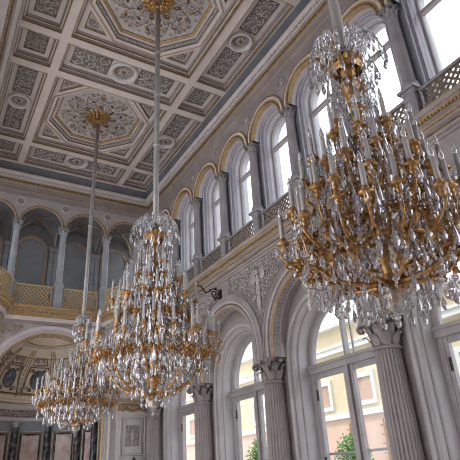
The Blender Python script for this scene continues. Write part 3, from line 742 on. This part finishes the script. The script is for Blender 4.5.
# raised fillets on the beam edges
STEP = [(-.0, -.03, 'beam'), (.03, -.0, 'goldpaint'), (.01, .04, 'darkgold'), (.0, .14, 'panel'), (.05, .0, 'beam'), (.01, .04, 'darkgold'), (.05, .10, 'panel'), (.12, .0, 'beam')]  # dark steps and groove lines carry painted recess shade
reliefs = []; meds = []
TZ = lambda z: (lambda s, t, d: (s, t, z + d))
for i, (x0, x1) in enumerate(xs):
    for j, (y0, y1) in enumerate(ys):
        P = [(x0, y0), (x1, y0), (x1, y1), (x0, y1)]
        if i == 1 and j % 2 == 1:
            q, z = coffer(ce, P, ZC, [(-.0, -.03, 'beam'), (.04, 0, 'goldpaint'), (.02, .06, 'darkgold'), (0, .12, 'panel'), (.06, .0, 'beam'), (.02, .06, 'darkgold'), (.06, .07, 'panel'), (.06, .0, 'beam')])  # shade of the recess painted into these steps and grooves too
            cx, cy = (x0 + x1)/2, (y0 + y1)/2
            hx = (q[1][0] - q[0][0])/2; hy = (q[2][1] - q[1][1])/2; t8 = math.tan(pi/8)
            O = [(cx - hx*t8, cy - hy), (cx + hx*t8, cy - hy), (cx + hx, cy - hy*t8), (cx + hx, cy + hy*t8), (cx + hx*t8, cy + hy), (cx - hx*t8, cy + hy), (cx - hx, cy + hy*t8), (cx - hx, cy - hy*t8)]
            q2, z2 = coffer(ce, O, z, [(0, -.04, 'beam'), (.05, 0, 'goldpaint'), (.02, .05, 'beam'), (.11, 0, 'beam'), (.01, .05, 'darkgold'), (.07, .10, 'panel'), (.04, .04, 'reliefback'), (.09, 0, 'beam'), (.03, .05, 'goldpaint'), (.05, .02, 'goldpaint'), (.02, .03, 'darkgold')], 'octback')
            # bead-and-reel rows round the octagon
            for e in range(8):
                a_, b_ = Vector(poly_inset(O, .25)[e]), Vector(poly_inset(O, .25)[(e+1) % 8])
                for u in range(15):
                    p = a_.lerp(b_, (u + .5)/15); ce.bead((p.x, p.y, z + .10), .04, 'beam')
            for e in range(4):
                cor = q[e]; o1, o2 = {0: (O[7], O[0]), 1: (O[1], O[2]), 2: (O[3], O[4]), 3: (O[5], O[6])}[e]
                tri = [o1, cor, o2]
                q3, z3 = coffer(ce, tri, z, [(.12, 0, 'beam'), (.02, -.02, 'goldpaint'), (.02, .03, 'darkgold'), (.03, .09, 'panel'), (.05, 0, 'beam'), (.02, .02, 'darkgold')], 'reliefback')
                g = ((q3[0][0] + q3[1][0] + q3[2][0])/3, (q3[0][1] + q3[1][1] + q3[2][1])/3)
                r = MB(); T = TZ(z3)
                spiral(r, T, g[0], g[1], 0, .13, .025, 'relief')
                for c3 in q3:
                    a = math.atan2(c3[1] - g[1], c3[0] - g[0]); leaf(r, T, g[0] + .1*cos(a), g[1] + .1*sin(a), 0, .3, .07, a, 'relief'); 
                reliefs.append(r)
            r = MB(); T = TZ(z2); rr = random.Random(j)
            for k in range(16):
                a = 2*pi*k/16 + .1
                R0 = 1.28 if k % 2 else 1.0
                spiral(r, T, cx + R0*cos(a), cy + R0*sin(a), 0, .22, .045, 'relief', 1.3, a, 1 if k % 2 else -1)
                for q_ in range(7):
                    aa = a + q_*.9; leaf(r, T, cx + R0*cos(a) + .17*cos(aa), cy + R0*sin(a) + .17*sin(aa), 0, .2, .06, aa + .8, ('relief', 'darkgold', 'relief')[q_ % 3], .09)
                spiral(r, T, cx + 1.52*cos(a + .2), cy + 1.52*sin(a + .2), 0, .13, .03, 'stone' if k % 2 else 'relief', 1.2, a, -1 if k % 2 else 1, 10)
                spiral(r, T, cx + .74*cos(a + .2), cy + .74*sin(a + .2), 0, .12, .03, 'darkgold' if k % 2 else 'relief', 1.2, a, 1, 10)
                for dd in (-.5, .5): leaf(r, T, cx + (R0 + .2)*cos(a + dd*.2), cy + (R0 + .2)*sin(a + dd*.2), 0, .26, .075, a + dd, 'stone' if k % 2 else 'goldpaint', .1)
                leaf(r, T, cx + .62*cos(a), cy + .62*sin(a), 0, .34, .08, a, 'goldpaint' if k % 2 else 'relief', .06)
                r.ball((cx + 1.62*cos(a), cy + 1.62*sin(a), z2 - .03), .07, 'goldpaint' if k % 2 else 'relief', sz=.7)
                r.tube([(cx + q_*cos(a + .12*sin(q_*5)), cy + q_*sin(a + .12*sin(q_*5)), z2 - .03) for q_ in (.5, .7, .9, 1.1, 1.3, 1.5)], .02, 'reliefback', 4)
            reliefs.append(r)
            if j in (1, 3, 5):
                g = MB()
                for ring, (n, R0, R1, zz, w) in enumerate(((16, .25, .62, -.02, .09), (12, .2, .46, -.05, .08), (8, .1, .28, -.08, .07))):
                    for k in range(n):
                        a = 2*pi*k/n + ring*.2; c_, s_ = cos(a), sin(a); rows = []
                        for u, w_, dz in ((0, .5, -.02), (.4, 1, -.07), (.8, .9, -.09), (1, .35, -.01)):
                            rad = R0 + (R1 - R0)*u
                            rows.append([(rad*c_ - v*w*w_*s_, rad*s_ + v*w*w_*c_, zz + dz + abs(v)*.03) for v in (-1, 0, 1)])
                        g.grid(rows, 'gold', smooth=True)
                g.lathe([(.24, 0), (.22, -.08), (.13, -.11), (.1, -.14)], 'darkgold', 12)
                o = g.build('ceiling_rosette', None, (cx, cy, z2))
                tag(o, {1: 'gilded leaf rosette in the far octagon, holding the small chandelier rod', 3: 'gilded leaf rosette at the top edge, holding the tallest chandelier rod', 5: 'gilded leaf rosette overhead, holding the close chandelier rod'}[j], 'rosette', 'gilded ceiling rosettes')
            continue
        longx = (x1 - x0) > 2; longy = (y1 - y0) > 2
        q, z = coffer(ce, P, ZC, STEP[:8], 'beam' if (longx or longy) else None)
        ix0, iy0, ix1, iy1 = q[0][0], q[0][1], q[2][0], q[2][1]
        if not (longx or longy):
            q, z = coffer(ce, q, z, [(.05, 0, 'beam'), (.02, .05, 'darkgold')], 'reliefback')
            r = MB(); scrolls(r, TZ(z), q[0][0], q[2][0], q[0][1], q[2][1], 0, (q[2][0] - q[0][0])/3, 'relief', None, None, .05, i*7 + j); reliefs.append(r)
        else:
            cx, cy = (ix0 + ix1)/2, (iy0 + iy1)/2; half = min(ix1 - ix0, iy1 - iy0)/2
            m_ = MB()
            m_.lathe([(half*1.12, .0), (half*1.12, -.10), (half*1.05, -.15), (half*.92, -.15), (half*.80, -.09), (half*.76, .0)], 'pale', 28, (cx, cy, z))
            m_.lathe([(half*.74, -.002), (half*.70, -.03), (half*.64, -.03), (half*.62, -.004), (.001, -.004)], 'panel', 28, (cx, cy, z))
            for k in range(8): leaf(m_, TZ(z - .01), cx, cy, 0, half*.5, half*.13, k*pi/4, 'relief', .07)
            m_.ball((cx, cy, z - .04), half*.2, 'darkgold', sz=.6)
            meds.append(m_)
            for sg in (-1, 1):
                if longx: a = (cx + sg*(half + .08), cx + sg*(ix1 - cx - .10)); bx = (min(a), max(a), iy0 + .08, iy1 - .08)
                else: a = (cy + sg*(half + .08), cy + sg*(iy1 - cy - .10)); bx = (ix0 + .08, ix1 - .08, min(a), max(a))
                Pq = [(bx[0], bx[2]), (bx[1], bx[2]), (bx[1], bx[3]), (bx[0], bx[3])]
                r = MB(); T = TZ(z)
                r.add([T(x, y, -.004) for x, y in Pq], [(0, 1, 2, 3)], 'reliefback')
                r.tube([T(x, y, -.01) for x, y in Pq], .028, 'panel', 4, closed=True)
                scrolls(r, T, bx[0] + .03, bx[1] - .03, bx[2] + .03, bx[3] - .03, -.004, min(bx[1] - bx[0], bx[3] - bx[2])/2, 'relief', None, None, .05, i*11 + j*3 + sg)
                reliefs.append(r)
ceiling = struct(ce.build('ceiling'), 'coffered plaster ceiling with octagons and gilt edges', 'ceiling')
for r in reliefs: r.build('relief_panel', ceiling)
for r in meds: r.build('ceiling_medallion', ceiling)

# ------------------------------------------------------------------ iron bracket
b = MB()
br = []
for k in range(26):
    u = k/25; a = .6 + 1.7*2*pi*u; r = .27*(1 - .8*u)
    br.append((-.36 - r*cos(a), 0, r*sin(a)))
b.tube(br, .035, 'iron', 6)
b.tube([(-.36 - .27*cos(.6), 0, .27*sin(.6)), (-.72, 0, .05), (-.85, 0, -.02), (-1.0, 0, .16), (-1.12, 0, .30), (-1.28, 0, .33), (-1.38, 0, .2), (-1.36, 0, .04)], .04, 'iron', 6)
b.tube([(-.36, 0, -.27), (-.15, 0, -.22), (.0, 0, -.1)], .04, 'iron', 6)
b.ball((-1.36, 0, .0), .06, 'iron'); b.box((-.05, -.08, -.3), (.02, .08, .25), 'iron')
for a in (0.3, 1.6, 2.9, 4.4): leaf(b, lambda s, t, d: (-.36 - s, -d, t), .22*cos(a), .22*sin(a), 0, .2, .06, a + .8, 'iron')
tag(b.build('iron_bracket', None, (XR - .27, 16.75, 8.14)), 'dark wrought-iron scroll bracket jutting from the wall above an arch', 'bracket')
bpy.data.objects['iron_bracket'].scale = (.8, .8, .8)

# ------------------------------------------------------------------ courtyard outside
XF = 24.0
bd = thing('courtyard_building', 'yellow and pink building across the courtyard, seen through the lower windows', 'building', (XF, 32, -.1))
L_ = lambda x, y, z: (x - XF, y - 32, z + .1)
b = MB(); b.box((XF, 8, 4.75), (XF + 6, 60, 10.6), 'yellow', L_); b.box((XF, 8, -.1), (XF + 6, 60, 4.75), 'pinkwall', L_); b.build('wall', bd)
for z0, z1, p in ((4.45, 4.8, .2), (8.6, 8.95, .3), (8.95, 9.1, .4), (10.3, 10.6, .5)):
    b = MB(); b.box((XF - p, 8, z0), (XF, 60, z1), 'outwhite', L_); b.build('string_course', bd)
for k in range(11):
    yc = 12.0 + 4.0*k - .05
    w = MB(); 
    for d_, a, c, z0, z1 in ((.15, yc - 1.0, yc + 1.0, 6.7, 7.0), (.15, yc - 1.0, yc + 1.0, 5.05, 5.3), (.15, yc - 1.0, yc - .75, 5.3, 6.7), (.15, yc + .75, yc + 1.0, 5.3, 6.7)):
        w.box((XF - d_, a, z0), (XF + .02, c, z1), 'outwhite', L_)
    o = w.build('window_surround', bd)
    w = MB(); w.box((XF - .03, yc - .75, 5.3), (XF + .01, yc + .75, 6.7), 'shade', L_); w.build('window_blind', o)
for yc, lab in ((22.3, 'wooden trellis on the pink courtyard wall, beside the fluted column in the large near window'), (25.2, 'wooden trellis on the pink courtyard wall, above the shrub in the large near window'), (36.5, 'wooden trellis on the pink courtyard wall, seen through the farther window')):
    t = MB()
    for q in range(3): t.box((XF - .12, yc - .55 + q*.5, .1), (XF - .07, yc - .47 + q*.5, 4.1), 'trellis')
    for z in (1.0, 1.6, 2.2, 2.7, 3.2, 3.7): t.box((XF - .15, yc - .85, z), (XF - .125, yc + .75, z + .09), 'trellis')
    tag(t.build('trellis'), lab, 'trellis', 'trellises of the courtyard wall')
def shrub(x, y, h, r, lab, seed):
    t = thing('shrub', lab, 'shrub', (x, y, -.1), 'shrubs in the courtyard'); rr = random.Random(seed)
    b = MB(); b.tube([(0, 0, 0), (.05, 0, h*.4), (0, .05, h*.8)], [.08, .06, .03], 'bark', 6); b.build('trunk', t)
    b = MB()
    for k in range(2400):
        a = rr.random()*6.283; u = rr.random()**.4; e = math.asin(rr.random()*2 - 1)
        p = Vector((r*u*cos(e)*cos(a), r*u*cos(e)*sin(a), h*.55 + h*.45*u*sin(e))); l = .14 + .12*rr.random()
        d1 = Vector((rr.gauss(0, 1), rr.gauss(0, 1), rr.gauss(0, 1))).normalized(); d2 = d1.orthogonal().normalized()
        b.add([p, p + d1*l*.5 + d2*l*.25, p + d1*l, p + d1*l*.5 - d2*l*.25], [(0, 1, 2, 3)], 'leaf')
    b.build('foliage', t)
shrub(21.5, 23.2, 3.5, 1.05, 'leafy green shrub seen through the larger near window', 3)
shrub(21.5, 32.5, 4.0, 1.1, 'leafy green shrub glimpsed through the farther window', 4)

# ------------------------------------------------------------------ chandeliers
def drop_mesh(L, r, name):
    b = MB(); b.bead((0, 0, -.02), .018, 'crystal'); b.drop((0, 0, -.03), L, r, 'crystal', 6); return b
PROTO = {}
def chandelier(label, loc_xy, ztop, spec, seed):
    rr = random.Random(seed)
    cx, cy = loc_xy
    root = thing('chandelier', label, 'chandelier', (cx, cy, 0), 'crystal chandeliers of the hall')
    zc, rc = spec['crown']           # crown height and radius
    # rod with collars
    b = MB(); rd = spec['rod']
    b.lathe([(.001, 17.05), (rd, 17.05), (rd, zc + .1)], 'rod', 12)
    for z in spec['collars']: b.lathe([(rd, z + .05), (rd*1.2, z + .04), (rd*1.2, z - .04), (rd, z - .05)], 'rod', 12)
    b.build('rod', root)
    # central stem: gilt balusters and cut-glass vases
    zb = spec['bottom']; tiers = spec['tiers']
    b = MB(); zz = zc; k = 0
    prof = []
    top, bot = zc, spec['hub']
    n = int((top - bot)/.45)
    for q in range(n + 1):
        z = top - (top - bot)*q/n
        w = spec['stemr']*(1 + .5*(q % 2))
        prof += [(w*.55, z), (w*1.1, z - .10), (w*.8, z - .2), (w*.45, z - .32)]
    b.lathe(prof, 'gold', 12); b.build('stem', root)
    # crown: gilt gallery ring with leaf rim and arching crystal sprays
    b = MB()
    b.lathe([(rc*.38, -.10), (rc*.47, -.02), (rc*.40, .07), (rc*.34, .02), (rc*.36, -.1)], 'gold', 24, (0, 0, zc - .22))
    for q in range(16):
        a = 2*pi*q/16
        T = lambda s, t, d, a=a: ((rc*.43 - d)*cos(a) - s*sin(a), (rc*.43 - d)*sin(a) + s*cos(a), zc - .2 + t)
        leaf(b, T, 0, -.05, 0, .2, .05, pi/2, 'gold', .05)
        b.tube([((rc*.1)*cos(a), (rc*.1)*sin(a), zc + .05), (rc*.35*cos(a), rc*.35*sin(a), zc - .02), (rc*.4*cos(a), rc*.4*sin(a), zc - .2)], .012, 'gold', 4)
    b.lathe([(rc*.33, -.2), (rc*.2, -.35), (rc*.13, -.5), (rc*.24, -.62), (rc*.2, -.8), (rc*.10, -1.0), (rc*.08, -1.3)], 'gold', 14, (0, 0, zc))
    b.build('crown', root)
    ds = spec.get('ds', 1.0)
    cr = MB()    # small crystals, uncountable
    def dr(p, l, r, m, seg=6):
        cr.drop(p, l*ds*(.75 + .5*rr.random()), r*ds, m, seg)
    def strand(p, q, sag, step=.085, r=.02, dl=0):
        p, q = Vector(p), Vector(q); L = (q - p).length; n = max(3, int(L*1.15/step))
        for i in range(n + 1):
            u = i/n; v = p.lerp(q, u); v.z -= sag*4*u*(1 - u)
            cr.bead(v, r*(.75 + .5*rr.random()), 'crystal')
            if dl and i % 2: dr((v.x, v.y, v.z - r), dl*(.7 + .6*rr.random()), r*1.1, 'crystal', 5)
    nS = 16
    for q in range(nS):
        a = 2*pi*(q + .5)/nS
        pts = []
        for i in range(9):     # spray arching up and out
            u = i/8; rad = rc*(.2 + .85*u); z = zc + .12 + .42*sin(pi*u*.8) - .45*u*u
            pts.append((rad*cos(a), rad*sin(a), z)); 
        cr.tube(pts, .012, 'crystal', 4)
        for p in pts[3:]:
            dr((p[0], p[1], p[2]), .15 + .08*rr.random(), .03, 'crystal', 5)
        dr(pts[-1], .3, .045, 'crystal')
        dr((rc*.72*cos(a), rc*.72*sin(a), zc - .3), .34, .045, 'crystal')
        dr((rc*.4*cos(a), rc*.4*sin(a), zc - .55), .26, .035, 'crystal')
        r1, z1 = tiers[0][1], tiers[0][0]
        strand((rc*.6*cos(a), rc*.6*sin(a), zc - .3), (r1*.75*cos(a), r1*.75*sin(a), z1 + .15), .18 + (.25 if r1 > .7 else 0), dl=.1)
    # tiers
    bulbs = spec.get('bulb', True)
    cs = spec['candle']          # candle height, radius
    drops = []
    first = {}
    for ti, (z, r, n) in enumerate(tiers):
        ph = rr.random()
        b = MB(); hr = r*.52
        b.lathe([(hr + .02, .03), (hr + .03, 0), (hr + .012, -.035), (hr - .02, -.02), (hr - .02, .02), (hr + .02, .03)], 'gold', 32, (0, 0, z - .22))
        for q in range(28):
            a = 2*pi*q/28; T = lambda s, t, d, a=a: ((hr + .04 - d)*cos(a) - s*sin(a), (hr + .04 - d)*sin(a) + s*cos(a), z - .28 + t)
            leaf(b, T, 0, 0, 0, .16, .05, pi/2 if q % 2 else -pi/2, 'gold', .05)
        for q in range(6):
            a = 2*pi*q/6; b.tube([(.05*cos(a), .05*sin(a), z + .1), (hr*.5*cos(a), hr*.5*sin(a), z - .05), (hr*cos(a), hr*sin(a), z - .22)], .022, 'gold', 5)
        b.build('tier_hoop', root)
        # one arm, cup, candle and bulb, then copies round the hoop
        for q in range(n):
            a = 2*pi*(q + ph)/n; stag = (q % 2); rq = r - (.17*r**.5 if stag else 0); zq = z + (.16 if stag else 0)
            key = ('arm', ti, stag)
            if key not in first:
                b = MB(); L = rq - hr
                pts = [(0, 0, z - .24), (L*.25, 0, z - .38), (L*.6, 0, z - .42), (L*.92, 0, z - .28), (L*1.08, 0, zq - .16), (L, 0, zq - .05)]
                b.tube(pts, [.02, .019, .018, .017, .016, .016], 'gold', 5)
                T = lambda s, t, d: (L*.62 + s, d, z - .26 + t)
                spiral(b, T, 0, 0, 0, .09, .015, 'gold', 1.3, -1.5, 1, 10, 0)
                for aa in (-2.4, -.6, .6, 2.2):
                    leaf(b, lambda s, t, d: (L*.6 + s, d, z - .38 + t), 0, 0, .02, .17, .05, aa, 'gold', .05)
                    leaf(b, lambda s, t, d: (L*.6 + s, d, z - .38 + t), 0, 0, -.02, .17, .055, aa, 'gold', -.05)
                b.lathe([(.015, -.12), (.06, -.07), (.03, -.03), (.06, 0), (.10, .015), (.098, .03), (.045, .035), (.05, .06), (.048, .10), (.03, .10)], 'gold', 10, (L, 0, zq))
                o = b.build('arm', root); first[key] = o
            else: o = copyobj(first[key], root)
            o.location = (hr*cos(a), hr*sin(a), 0); o.rotation_euler = (0, 0, a)
            x, y = rq*cos(a), rq*sin(a)
            if 'candle' not in first:
                b = MB(); b.lathe([(cs[1], .08), (cs[1], cs[0]), (cs[1]*.4, cs[0] + .01)], 'candle', 10); c = b.build('candle', root); first['candle'] = c
                b = MB(); b.lathe([(.012, 0), (.03, .03), (.036, .07), (.022, .13), (.003, .19)], 'crystal', 8); u = b.build('flame_bulb', c, (0, 0, cs[0])); first['bulb'] = u
            else:
                c = copyobj(first['candle'], root); copyobj(first['bulb'], c)
            c.location = (x, y, zq); c.rotation_euler = (0, 0, a)
            for w in range(4):
                aw = a + w*2*pi/4
                drops.append((x + .10*cos(aw), y + .10*sin(aw), zq + .01, r))
        # drapes between hoop and next tier
        nd = max(10, n)
        for q in range(nd):
            a = 2*pi*q/nd; a2 = 2*pi*(q + 1)/nd
            strand((r*.95*cos(a), r*.95*sin(a), z - .02), (r*.95*cos(a2), r*.95*sin(a2), z - .02), .16, .085, .014, .07)
            if ti + 1 < len(tiers):
                z2, r2, _ = tiers[ti + 1]
                strand((r*.6*cos(a), r*.6*sin(a), z - .26), (r2*.62*cos(a), r2*.62*sin(a), z2 + .02), .12, .08, .02, .1)
            dr((hr*cos(a), hr*sin(a), z - .28), .30 + .1*rr.random(), .045, 'crystal')
            rq = r*(.25 + .6*rr.random()); aq = rr.random()*6.28
            dr((rq*cos(aq), rq*sin(aq), z - .2 - .2*rr.random()), .30 + .15*rr.random(), .045, 'crystal')
            # upright cut-glass spires between the candles
            rq = r*.72; aq = a + pi/nd
            cr.lathe([(.01, -.25), (.035, -.1), (.02, 0), (.045, .08), (.03, .22), (.012, .36), (.003, .5)], 'crystal', 6, (rq*cos(aq), rq*sin(aq), z), smooth=False)
    # big S-scroll arms sweeping up from the hub
    zl, rl, nl = tiers[-1]; hub = spec['hub']
    b = MB(); ns = spec.get('ns', 8); o1 = None
    b.lathe([(.02, .22), (.07, .15), (.12, .06), (.08, -.03), (.13, -.09), (.07, -.18), (.02, -.24)], 'gold', 16, (0, 0, hub)); b.build('hub', root)
    for q in range(ns):
        a = 2*pi*(q + .3)/ns
        if o1 is None:
            b = MB(); H = zl - .3 - hub
            pts = [(.12 + 0*H, 0, hub), (rl*.22, 0, hub + .0*H), (rl*.42, 0, hub + .12*H), (rl*.58, 0, hub + .38*H), (rl*.66, 0, hub + .65*H), (rl*.78, 0, hub + .9*H), (rl*.93, 0, hub + 1.0*H), (rl*1.0, 0, hub + .88*H), (rl*.96, 0, hub + .74*H), (rl*.88, 0, hub + .76*H)]
            P2 = []
            for i in range(len(pts) - 1):
                p0, p1, p2, p3 = (Vector(pts[max(0, i-1)]), Vector(pts[i]), Vector(pts[i+1]), Vector(pts[min(len(pts)-1, i+2)]))
                for u in (0, .33, .66): P2.append(.5*((2*p1) + (p2 - p0)*u + (2*p0 - 5*p1 + 4*p2 - p3)*u*u + (3*p1 - p0 - 3*p2 + p3)*u**3))
            b.tube(P2, [.036 - .02*i/len(P2) for i in range(len(P2))], 'gold', 6)
            for i in range(2, len(P2) - 9, 3):
                p = P2[i]
                for sg in (-1, 1): leaf(b, lambda s, t, d, p=p: (p.x + s, p.y + sg*.02 + d*sg, p.z + t), 0, 0, 0, .13, .04, rr.random()*6.28, 'gold', .03)
            o1 = b.build('scroll_arm', root); o = o1
        else: o = copyobj(o1, root)
        o.rotation_euler = (0, 0, a)
    # crystal basket below
    prof = spec['bowl']
    for ri, (r, z) in enumerate(prof):
        n = max(6, int(2*pi*r/.19))
        for q in range(n):
            a = 2*pi*(q + .5*(ri % 2))/n
            dr((r*cos(a), r*sin(a), z - .08*rr.random()), .16 + .16*rr.random(), .03 + .03*rr.random(), 'crystal', 6)
            if q % 3 == 0: drops.append((r*cos(a), r*sin(a), z, r + 9))
            if ri + 1 < len(prof) and q % 2 == 0:
                r2, z2 = prof[ri + 1]; strand((r*cos(a), r*sin(a), z), (r2*cos(a + .1), r2*sin(a + .1), z2), .08, .075, .02)
    b = MB(); b.lathe([(.02, .24), (.12, .16), (.17, .02), (.13, -.10), (.05, -.18), (.02, -.22), (.045, -.26), (.003, -.32)], 'crystal', 12, (0, 0, zb), smooth=False); b.build('crystal_ball', root)
    # extra loose clutter of prisms through the body
    for q in range(spec.get('clutter', 260)):
        t_ = tiers[rr.randrange(len(tiers))]; a = rr.random()*6.28; r = t_[1]*sqrt(rr.random())*.98; z = t_[0] - .1 - .5*rr.random()
        dr((r*cos(a), r*sin(a), z), .2 + .2*rr.random(), .04, 'crystal', 6)
    # separate pendants
    vis = sorted(drops, key=lambda d: -((cx - 0)*-d[0] + (cy - 0)*-d[1]))
    best = [d for d in vis][:400]; rr.shuffle(best)
    pend = best[:98]; rest = [d for d in drops if d not in set(pend)]
    for d in rest: dr(d[:3], .15 + .10*rr.random(), .026, 'crystal', 6)
    if 'drop' not in PROTO:
        b = drop_mesh(.24, .038, 'crystal_drop'); PROTO['drop'] = b.build('crystal_drop', root); o = PROTO['drop']; o.location = pend[0][:3]; o.scale = (ds, ds, ds)
    else: copyobj(PROTO['drop'], root, pend[0][:3]).scale = (ds, ds, ds)
    for d in pend[1:]: copyobj(PROTO['drop'], root, d[:3]).scale = (ds, ds, ds*(.7 + .6*rr.random()))
    o = cr.build('crystal_prisms', root); o['kind'] = 'stuff'
    return root
chandelier('smallest, farthest crystal chandelier hanging before the painted apse', (5.02, 19.65), 17, dict(crown=(7.2, .34), rod=.085, collars=(14.2, 11.6, 9.0), hub=3.62, bottom=3.42, stemr=.11, candle=(.42, .034),
    tiers=[(5.7, .40, 6), (5.28, .80, 12), (4.9, 1.15, 14), (4.55, 1.5, 24)], bowl=[(1.2, 4.2), (.9, 3.9), (.55, 3.7)], ns=8, clutter=120, ds=1.0), 11)
chandelier('tallest chandelier in the middle distance, slender many-tiered cone of crystal', (4.97, 12.15), 17, dict(crown=(8.0, .66), rod=.085, collars=(14.9, 13.0, 11.0), hub=3.5, bottom=3.3, stemr=.14, candle=(.46, .036),
    tiers=[(6.9, .40, 6), (6.35, .75, 10), (5.80, 1.12, 18), (5.2, 1.1, 12), (4.72, 1.70, 26)], bowl=[(1.35, 4.3), (.95, 4.0), (.55, 3.7), (.3, 3.5)], ns=8, clutter=260, ds=1.0), 12)
chandelier('great crystal chandelier close by at the upper right, in front of the windows', (5.10, 4.3), 17, dict(crown=(7.72, .60), rod=.095, collars=(15, 12, 9.6), hub=3.75, bottom=3.55, stemr=.13, candle=(.42, .034),
    tiers=[(6.25, .42, 6), (5.75, .78, 10), (5.25, 1.0, 14), (4.8, 1.2, 16), (4.42, 1.36, 20)], bowl=[(1.15, 4.1), (1.0, 3.85), (.75, 3.66), (.4, 3.52)], ns=8, clutter=180, ds=.86), 13)

# ------------------------------------------------------------------ world, camera
w = bpy.data.worlds.new('daylight'); SC.world = w; w.use_nodes = True
nt = w.node_tree; bg = nt.nodes['Background']; bg.inputs['Color'].default_value = (.93, .96, 1.0, 1); bg.inputs['Strength'].default_value = 1.0
sn = bpy.data.lights.new('sun', 'SUN'); sn.energy = .8; sn.angle = .03; sn.color = (1, .95, .86); so = bpy.data.objects.new('sun', sn); C.objects.link(so)
so.rotation_euler = (Vector((1, .25, -1.95))).to_track_quat('-Z', 'Y').to_euler(); so.location = (-20, 10, 40)
cam = bpy.data.cameras.new('camera'); co = bpy.data.objects.new('camera', cam); C.objects.link(co)
cam.sensor_width = 36; cam.lens = 501.9 / 460 * 36; cam.clip_end = 300
yaw, pit, rol = .552318, .452590, -.0600649
fw = Vector((sin(yaw)*cos(pit), cos(yaw)*cos(pit), sin(pit))); rt = Vector((cos(yaw), -sin(yaw), 0)); up = rt.cross(fw)
r2 = cos(rol)*rt + sin(rol)*up; u2 = -sin(rol)*rt + cos(rol)*up
m = Matrix((r2, u2, -fw)).transposed().to_4x4(); m.translation = (0, 0, 1.6); co.matrix_world = m
SC.camera = co
SC.view_settings.view_transform = 'Standard'; SC.view_settings.look = 'None'; SC.view_settings.gamma = 1
SC.view_settings.exposure = 1.45
SC.cycles.max_bounces = 10; SC.cycles.diffuse_bounces = 5; SC.cycles.glossy_bounces = 4; SC.cycles.transmission_bounces = 6; SC.cycles.transparent_max_bounces = 12
SC.cycles.caustics_reflective = False; SC.cycles.caustics_refractive = False
SC.cycles.filter_width = 1.0
